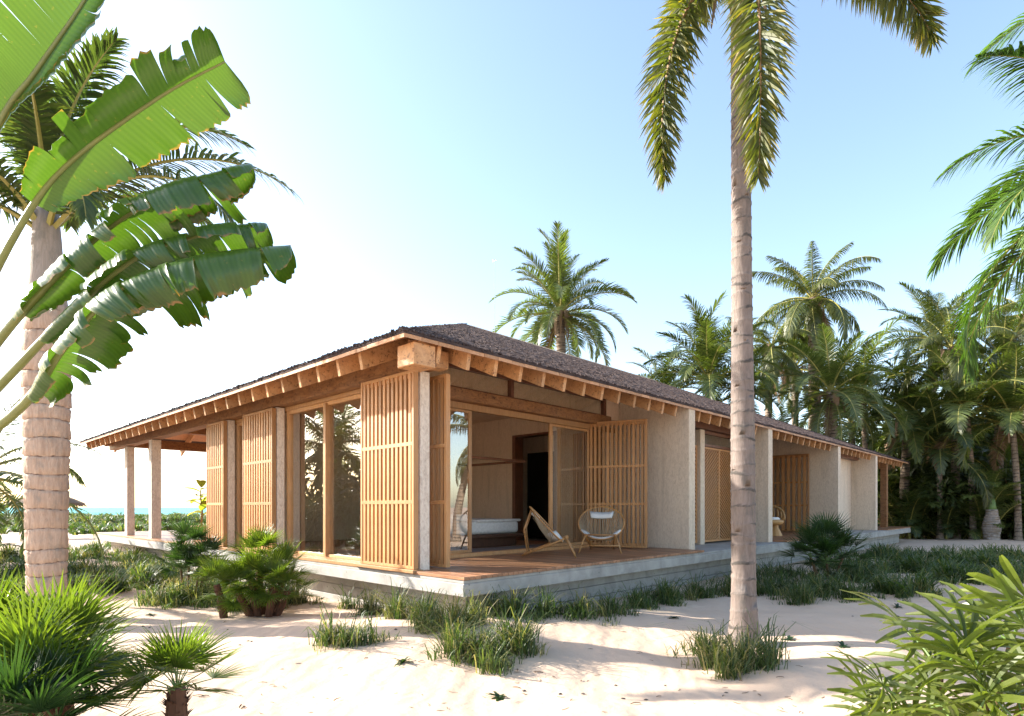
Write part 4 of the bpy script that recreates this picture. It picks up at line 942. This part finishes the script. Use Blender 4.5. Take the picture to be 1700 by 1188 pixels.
fan_palm(1375, 13.4, [(1370, 903, 13.4, 16), (1345, 925, 13.2, 12), (1400, 925, 13.5, 12), (1372, 935, 13.0, 14)], 'dark fan palm in the shade by the long plinth', fans=FANSD, sc_=1.0, seed=4, tr=.03, mat=CANE)
fan_palm(100, 3.9, [(92, 1118, 3.95, 20)], 'large bright fan palm in the left foreground', sc_=.86, seed=6, tr=.09)
fan_palm(-10, 3.7, [(-15, 1085, 3.9, 18), (45, 1165, 3.5, 16)], 'twin headed fan palm at the left frame edge', sc_=.8, seed=7, tr=.08)
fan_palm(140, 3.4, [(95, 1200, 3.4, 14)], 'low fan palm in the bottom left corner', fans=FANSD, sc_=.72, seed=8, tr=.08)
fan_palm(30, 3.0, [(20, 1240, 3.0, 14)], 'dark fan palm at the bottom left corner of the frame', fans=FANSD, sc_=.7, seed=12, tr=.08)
fan_palm(292, 3.95, [(294, 1146, 3.95, 15)], 'little fan palm with scaly brown trunk in the foreground', sc_=.62, seed=9, tr=.072, el=(85, 0))

# broad leaved fan palm in the right corner
rx, ry = cw(1556, 2.75); rz = gz(rx, ry); t = empty('lady_palm', (rx, ry, rz), label='broad fingered lady palm filling the lower right corner', cat='lady palm')
for i, (hp, hy_, hd, n_, s_) in enumerate(((1560, 1115, 2.75, 4, .88), (1520, 1185, 2.7, 4, .66), (1640, 1150, 2.6, 4, .8), (1475, 1240, 2.8, 4, .7), (1715, 1110, 2.7, 5, .9), (1680, 1065, 2.95, 3, .85), (1600, 1235, 2.5, 5, .75), (1700, 1220, 2.4, 5, .8))):
    c = P(hp, hy_, hd) - Vector((rx, ry, rz)); fan_head(t, c, n_, RHAP, s_, seed=30 + i, trunk=(c.x * .35, c.y * .35, -.05), tr=.017, el=(70, 5), mat=CANE)

# banana plant: big torn leaves from the left ------------------------------------------------
def banana_leaf(t, pts, W, s0, seed, fold=(.5, .5), roll=0., up=(0, 0, 1), torn=1., blunt=.15, wr=(1, 1)):
    """pts: midrib in world space; blade begins at fraction s0; fold = how far each half hangs"""
    rng = random.Random(seed); P_ = [Vector(p) for p in pts]
    def mid(s):                                             # Catmull-Rom
        n = len(P_) - 1; f = min(s, .9999) * n; i = int(f); f -= i; g = lambda k: P_[max(0, min(n, k))]
        a, b, c, d = g(i - 1), g(i), g(i + 1), g(i + 2); return .5 * ((2 * b) + (c - a) * f + (2 * a - 5 * b + 4 * c - d) * f * f + (3 * b - a - 3 * c + d) * f ** 3)
    org = t.location; N = 120; m = MB(); m.cm = 1; ed = []
    m.tube([mid(i / 30) - org for i in range(31)], [.022 * (1 - .85 * i / 30) ** 1.5 + .0025 for i in range(31)], 8); m.cm = 0
    for sg, fo in ((-1, fold[0]), (1, fold[1])):
        s = s0; k = 0
        while s < .998:
            ds = rng.choice((.025, .04, .06, .10)) * rng.uniform(.8, 1.3) if torn else .2; s1 = min(1., s + ds)
            if s1 > .93: s1 = 1.
            dro = fo + rng.gauss(0, .26) * torn; skew = rng.gauss(0, .14) * torn; wk = (rng.uniform(.80, 1.06) if torn else 1) * wr[0 if sg < 0 else 1]; n_ = max(2, int((s1 - s) * N)); gap = .12 * torn * rng.random()
            rows = []
            for i in range(n_ + 1):
                a = s + (s1 - s) * i / n_; p = mid(a); tg = (mid(min(a + .01, 1)) - mid(max(a - .01, 0))).normalized(); upv = Vector(up); sd_ = tg.cross(upv).normalized(); nr = sd_.cross(tg).normalized()
                cr, sr = math.cos(roll), math.sin(roll); sd2 = sd_ * cr + nr * sr; nr2 = nr * cr - sd_ * sr
                u = (a - s0) / (1 - s0); w = W * (1 + .05 * math.sin(a * 310) + rng.gauss(0, .012)) * (math.sin(math.pi * min(1, .06 + u * .62)) ** .6) * (max(0, 1 - max(0, (u - (1 - blunt)) / blunt) ** 2.2) ** .5 if u > 1 - blunt else 1) * wk
                e = abs(2 * i / n_ - 1) if n_ else 0; K = 8; q = p.copy(); ang = .10; row = []
                for j in range(K + 1):
                    row.append(q.copy()); f = j / K
                    an = ang + dro * 1.6 * f ** 1.1 + .05 * math.sin(a * 160) * f; dirv = (sd2 * sg * math.cos(an) - nr2 * math.sin(an) + tg * (.22 + skew * f - (2 * i / n_ - 1) * gap * f)).normalized()
                    dirv = (dirv + Vector((0, 0, -.10 * f * fo))).normalized(); q = q + dirv * (w / K) * (1 - .0 * e)
                rows.append((a, row))
            b = len(m.v)
            for a, row in rows:
                for j, q in enumerate(row): m.v.append(tuple(q - org)); m.t.append(a); ed.append(j / 8.)
            for i in range(n_):
                for j in range(8): o = b + i * 9 + j; m.f.append((o, o + 1, o + 10, o + 9)); m.m.append(0)
            s = s1
    o = m.build('banana_leaf', (BANANA, BANRIB), t, sm=True); at = o.data.attributes.new('edge', 'FLOAT', 'POINT'); at.data.foreach_set('value', [0.] * (len(m.v) - len(ed)) + ed)
bx, by = cw(-190, 2.9); t = empty('banana_plant', (bx, by, gz(bx, by)), label='banana plant reaching big torn leaves in from the left edge', cat='banana plant')
m = MB(); zb = P(-190, 800, 2.9).z - t.location.z; m.tube([(0, 0, -.1), (0, 0, zb * .6), (.02, 0, zb)], [.13, .11, .07], 14); m.build('stem', GREENST, t, sm=True)
b0 = P(-185, 830, 2.9)
banana_leaf(t, [b0, P(-110, 480, 2.8), P(-5, 215, 2.65), P(60, 118, 2.6), P(150, -15, 2.6), P(230, -160, 2.65)], .30, .40, 1, (1.1, .35), roll=R(62), torn=.35, wr=(.5, 1))
banana_leaf(t, [b0, P(-60, 560, 2.75), P(30, 382, 2.6), P(110, 275, 2.55), P(262, 163, 2.5), P(374, 102, 2.5)], .20, .47, 2, (.45, .75), roll=R(30), torn=1.0, blunt=.10)
banana_leaf(t, [b0, P(-20, 590, 2.75), P(90, 462, 2.6), P(190, 372, 2.55), P(300, 312, 2.5), P(420, 275, 2.55)], .27, .29, 3, (1.5, 1.35), roll=R(2), blunt=.3, torn=1.6)
banana_leaf(t, [b0, P(0, 640, 2.7), P(116, 520, 2.55), P(230, 425, 2.5), P(345, 388, 2.5), P(444, 373, 2.55)], .25, .32, 4, (1.4, 1.3), roll=R(5), blunt=.35, torn=1.7)
banana_leaf(t, [b0, P(20, 690, 2.6), P(105, 578, 2.45), P(195, 482, 2.4), P(330, 428, 2.4), P(483, 408, 2.45)], .30, .26, 5, (1.4, 1.2), roll=R(-5), blunt=.35, torn=1.7)

# ---------------------------------------------------------------- grass, seedlings, litter
def grass_patch(spots, label, blades=34, seed=0, hgt=.30, name='grass_patch', dry=.38, w=.0045):
    """spots: (x, y, radius, tufts)"""
    rng = np.random.default_rng(seed); Vs = []; Fs = []; Ts = []; off = 0
    for (x0, y0, rad, n) in spots:
        for _ in range(int(n * .62)):
            a = rng.random() * 6.283; q = rad * min(1.9, abs(rng.normal(0, .62))); x = x0 + q * math.cos(a); y = y0 + q * math.sin(a)
            if x > .25 and y > .25 and x < 28 and y < 20.2: continue
            z = gz(x, y) - .01; nb = int(blades * rng.uniform(.5, 1.3)); hs = hgt * (.38 + .85 * rng.random() ** 1.8) * max(.3, 1.1 - .42 * (q / rad)); isdry = rng.random() < dry
            az = rng.random(nb) * 6.283; ln = rng.uniform(.05, .9, nb); L = hs * rng.uniform(.5, 1.25, nb); bx_ = x + rng.normal(0, .055, nb); by_ = y + rng.normal(0, .055, nb)
            tv = np.where(rng.random(nb) < (.75 if isdry else .12), rng.uniform(1.2, 2.0, nb), rng.uniform(0, 1.1, nb)); ww = w * rng.uniform(.6, 1.4, nb) * (1.0 + hs)
            P0 = np.stack([bx_, by_, np.full(nb, z)], 1); dh = np.stack([np.cos(az), np.sin(az), np.zeros(nb)], 1); sd_ = np.stack([-np.sin(az + .5), np.cos(az + .5), np.zeros(nb)], 1) * ww[:, None]
            p1 = P0 + dh * (L * ln * .35)[:, None]; p1[:, 2] += L * .5; p2 = p1 + dh * (L * ln * .6)[:, None]; p2[:, 2] += L * .35; p3 = p2 + dh * (L * (ln * .8 + .05))[:, None]; p3[:, 2] += L * (.15 - ln * .35)
            v = np.stack([P0 - sd_, P0 + sd_, p1 - sd_ * .9, p1 + sd_ * .9, p2 - sd_ * .6, p2 + sd_ * .6, p3], 1).reshape(-1, 3); Vs.append(v); Ts.append(np.repeat(tv, 7))
            k = off + 7 * np.arange(nb)[:, None]; Fs.append(k + np.array([[0, 1, 3], ])); Fs.append(k + np.array([[0, 3, 2]])); Fs.append(k + np.array([[2, 3, 5]])); Fs.append(k + np.array([[2, 5, 4]])); Fs.append(k + np.array([[4, 5, 6]])); off += 7 * nb
    V = np.concatenate(Vs); F_ = np.concatenate(Fs); T = np.concatenate(Ts); me = bpy.data.meshes.new(name)
    me.vertices.add(len(V)); me.vertices.foreach_set('co', V.ravel()); me.loops.add(F_.size); me.loops.foreach_set('vertex_index', F_.ravel().astype(np.int32)); me.polygons.add(len(F_))
    me.polygons.foreach_set('loop_start', np.arange(0, F_.size, 3, dtype=np.int32)); me.update(); me.validate(); me.materials.append(L_GRASS); at = me.attributes.new('tint', 'FLOAT', 'POINT'); at.data.foreach_set('value', T)
    return tag(link(name, me), label, 'grass', kind='stuff')
def gspot(px, py, rad, n):
    """spot whose foot shows at the pixel: walk the ray to the sand"""
    d = 1.62 * FPX / (py - 842)
    for _ in range(6): x, y = cw(px, d); d = (EYE - gz(x, y)) * FPX / (py - 842)
    return (*cw(px, d), rad, n)
G = gspot
grass_patch([G(1190, 1105, .24, 26), G(1235, 1108, .26, 30), G(1275, 1100, .20, 20), G(1160, 1085, .14, 10), G(1215, 1122, .12, 12), G(1122, 1090, .05, 3)], 'tuft of beach grass round the foot of the front palm', seed=1, hgt=.40, blades=20)
grass_patch([G(545, 1066, .13, 12), G(585, 1070, .17, 20), G(625, 1066, .14, 12), G(560, 1068, .1, 8)], 'small grass patch on the sand below the big side window', seed=2, hgt=.40, blades=20)
grass_patch([G(750, 1090, .18, 18), G(800, 1095, .26, 40), G(855, 1088, .24, 34), G(815, 1115, .16, 14), G(760, 1060, .2, 16), G(870, 1066, .18, 14)], 'grass patch in front of the house corner', seed=3, hgt=.42, blades=22)
grass_patch([G(580, 1010, .2, 16), G(615, 1020, .26, 30), G(660, 1026, .28, 36), G(710, 1036, .28, 38), G(755, 1044, .25, 30), G(790, 1035, .2, 16), G(820, 1025, .3, 26), G(700, 1050, .18, 12)], 'band of grass along the foot of the house corner', seed=4, hgt=.40, blades=20)
grass_patch([G(850, 1025, .3, 26), G(905, 1022, .34, 34), G(960, 1022, .36, 38), G(1010, 1018, .36, 36), G(1055, 1008, .3, 26), G(1100, 1000, .5, 50), G(1160, 992, .6, 60), G(1210, 985, .5, 40)], 'dark grass along the long plinth in the shade', seed=5, hgt=.38, blades=24, dry=.08)
grass_patch([G(1290, 985, .9, 110), G(1360, 985, .9, 120), G(1300, 955, 1.0, 100), G(1430, 965, 1.1, 130), G(1400, 940, 1.2, 120), G(1250, 970, .7, 60), G(1340, 1000, .4, 40), G(1410, 995, .3, 26)], 'meadow of dark beach grass in the shade right of the front palm', seed=6, hgt=.40, blades=20, dry=.06)
grass_patch([G(1500, 950, 1.6, 190), G(1560, 935, 1.9, 200), G(1480, 925, 2., 170), G(1640, 945, 1.6, 170), G(1660, 925, 2.0, 150), G(1580, 965, 1., 90), G(1480, 985, .6, 50), G(1530, 985, .3, 22), G(1720, 960, 1.6, 120)], 'dark grass before the thicket on the right', seed=7, hgt=.40, blades=26, dry=.05, w=.008)
grass_patch([G(390, 1012, .22, 20), G(420, 1008, .3, 34), G(460, 1006, .34, 40), G(490, 1000, .26, 22), G(440, 1018, .14, 10), G(520, 990, .12, 6)], 'grass at the foot of the yellow green fan palm cluster', seed=8, hgt=.5, blades=30, dry=.55)
grass_patch([G(250, 1000, .25, 22), G(290, 1002, .4, 48), G(335, 998, .5, 60), G(370, 1000, .3, 26), G(350, 985, .6, 56), G(290, 975, .6, 60)], 'grass round the dark slender fan palm', seed=9, hgt=.42, blades=30, dry=.15)
grass_patch([G(180, 982, .4, 26), G(230, 975, .8, 60), G(270, 955, 1., 70), G(210, 950, 1.2, 90), G(140, 955, .9, 70), G(250, 930, 1.4, 110), G(150, 925, 1.6, 120), G(40, 960, 1.0, 90), G(20, 930, 1.6, 120), G(110, 980, .4, 26), G(190, 910, 2.2, 110), G(30, 1000, .5, 50)], 'dune grass left of the porch', seed=10, hgt=.42, blades=28, dry=.2, w=.008)
def dune_band(d0, d1, n, label, seed, h):
    rng = np.random.default_rng(seed); sp = []
    for _ in range(n):
        px = rng.uniform(-250, 420); d = rng.uniform(d0, d1) * (1 + .06 * math.sin(px / 37)); x, y = cw(px, d); sp.append((x, y, 1.0, 7))
    grass_patch(sp, label, blades=26, seed=seed, hgt=h, dry=.1, w=.03, name='dune_scrub')
dune_band(37, 44, 340, 'near band of green scrub between house and sea', 21, .55)
dune_band(52, 92, 900, 'far band of green scrub before the beach', 22, .75)

def sprig_me(seed):
    rng = random.Random(seed); m = MB()
    for i in range(16):
        a = i * 2.4; d = Vector((math.cos(a), math.sin(a), rng.uniform(.2, 1.2))).normalized(); wv = d.cross(Vector((0, 0, 1))).normalized(); strip(m, (0, 0, 0), d, wv, rng.uniform(.05, .10), .010, .5, 3, t0=rng.random() * .5, tip=.3)
    return m.mesh('seedling', L_FAND)
SPR = [sprig_me(1), sprig_me(2)]
for i, (px, py, lb) in enumerate(((1118, 1026, 'tiny green seedling on shaded sand left of the front palm'), (1400, 1074, 'tiny green seedling on the shaded sand right of the front palm'), (1310, 1062, 'tiny green seedling beside the front palm foot'), (1312, 1003, 'tiny seedling at the grass edge right of the front palm'),
        (828, 1158, 'tiny seedling alone on the sunlit sand at the bottom'), (668, 1100, 'tiny seedling between the two grass patches'), (250, 1021, 'tiny seedling on the sand below the dark fan palm'), (1490, 1008, 'tiny seedling on the sand before the right grass'), (534, 994, 'tiny seedling at the foot of the plinth'), (1575, 970, 'tiny seedling far right near the grass'))):
    x, y, _, _ = G(px, py, 0, 0); tag(link('seedling', SPR[i % 2], loc=(x, y, gz(x, y)), rot=(0, 0, i), scale=1.5 if i < 8 else 1.2), lb, 'seedling', 'seedlings on the sand')
def pebble_me(seed):
    rng = random.Random(seed); m = MB(); m.lathe([(.004, -.006), (.016, .0), (.018, .006), (.006, .013)], 7); m.v = [(x * rng.uniform(.7, 1.6), y * rng.uniform(.6, 1.1), z) for x, y, z in m.v]; return m.mesh('pebble', STONE)
PB = [pebble_me(i) for i in range(3)]
rng = random.Random(8)
for i, (px, py) in enumerate(((238, 1040), (248, 1042), (182, 1046), (412, 1064), (418, 1065), (398, 1071), (366, 1086), (378, 1045), (226, 1062), (246, 1094), (173, 1083), (657, 1045), (1022, 1138), (1034, 1160), (1072, 1162), (930, 1152), (968, 1152), (1104, 1138), (1415, 1023), (1490, 1023), (870, 1147), (1205, 1150))):
    x, y, _, _ = G(px, py, 0, 0); tag(link('pebble', PB[i % 3], loc=(x, y, gz(x, y)), rot=(0, 0, rng.random() * 6), scale=rng.uniform(.6, 1.1)), 'dark little stone lying on the bare sand', 'pebble', 'dark stones scattered on the sand')
for i in range(70):
    px = rng.uniform(330, 1400); py = rng.uniform(1075, 1186); x, y, _, _ = G(px, py, 0, 0); a = rng.random() * 6; l = rng.uniform(.015, .05); z = gz(x, y) + .004
    m = MB(); q = [Vector((0, 0, 0)), Vector((math.cos(a), math.sin(a), .05)) * l, Vector((math.cos(a + .3), math.sin(a + .3), .02)) * l * 2]; m.tube(q, [.0022, .003, .0012], 4)
    tag(m.build('twig', DRY, loc=(x, y, z)), 'short dark twig lying on the sunlit foreground sand', 'twig', 'twigs scattered on the foreground sand')

def husk_me(seed):
    rng = random.Random(seed); m = MB(); q = Vector((0, 0, .004)); d = Vector((1, 0, .25)); vs = []
    for k in range(6):
        w = .009 * math.sin(math.pi * (k + .6) / 6.2); vs += [q + Vector((0, w, .006)), q, q + Vector((0, -w, .006))]; q = q + d.normalized() * .018; d = d + Vector((0, rng.uniform(-.25, .25), -.12))
    m.add(vs, [(3 * k + j, 3 * k + 3 + j, 3 * k + 4 + j, 3 * k + 1 + j) for k in range(5) for j in (0, 1)]); return m.mesh('dry_leaf', DRY)
HK = [husk_me(i) for i in range(4)]; rng = random.Random(21)
for i in range(46):
    px = rng.uniform(260, 1450); py = rng.uniform(1030, 1184); x, y, _, _ = G(px, py, 0, 0)
    if x > -.1 and y > -.1: continue
    tag(link('dry_leaf', HK[i % 4], loc=(x, y, gz(x, y)), rot=(rng.uniform(-.2, .2), 0, rng.random() * 6.3), scale=rng.uniform(.5, 1.1)), 'small curled dry leaf lying on the sand before the house', 'dry leaf', 'dry leaves scattered on the sand')
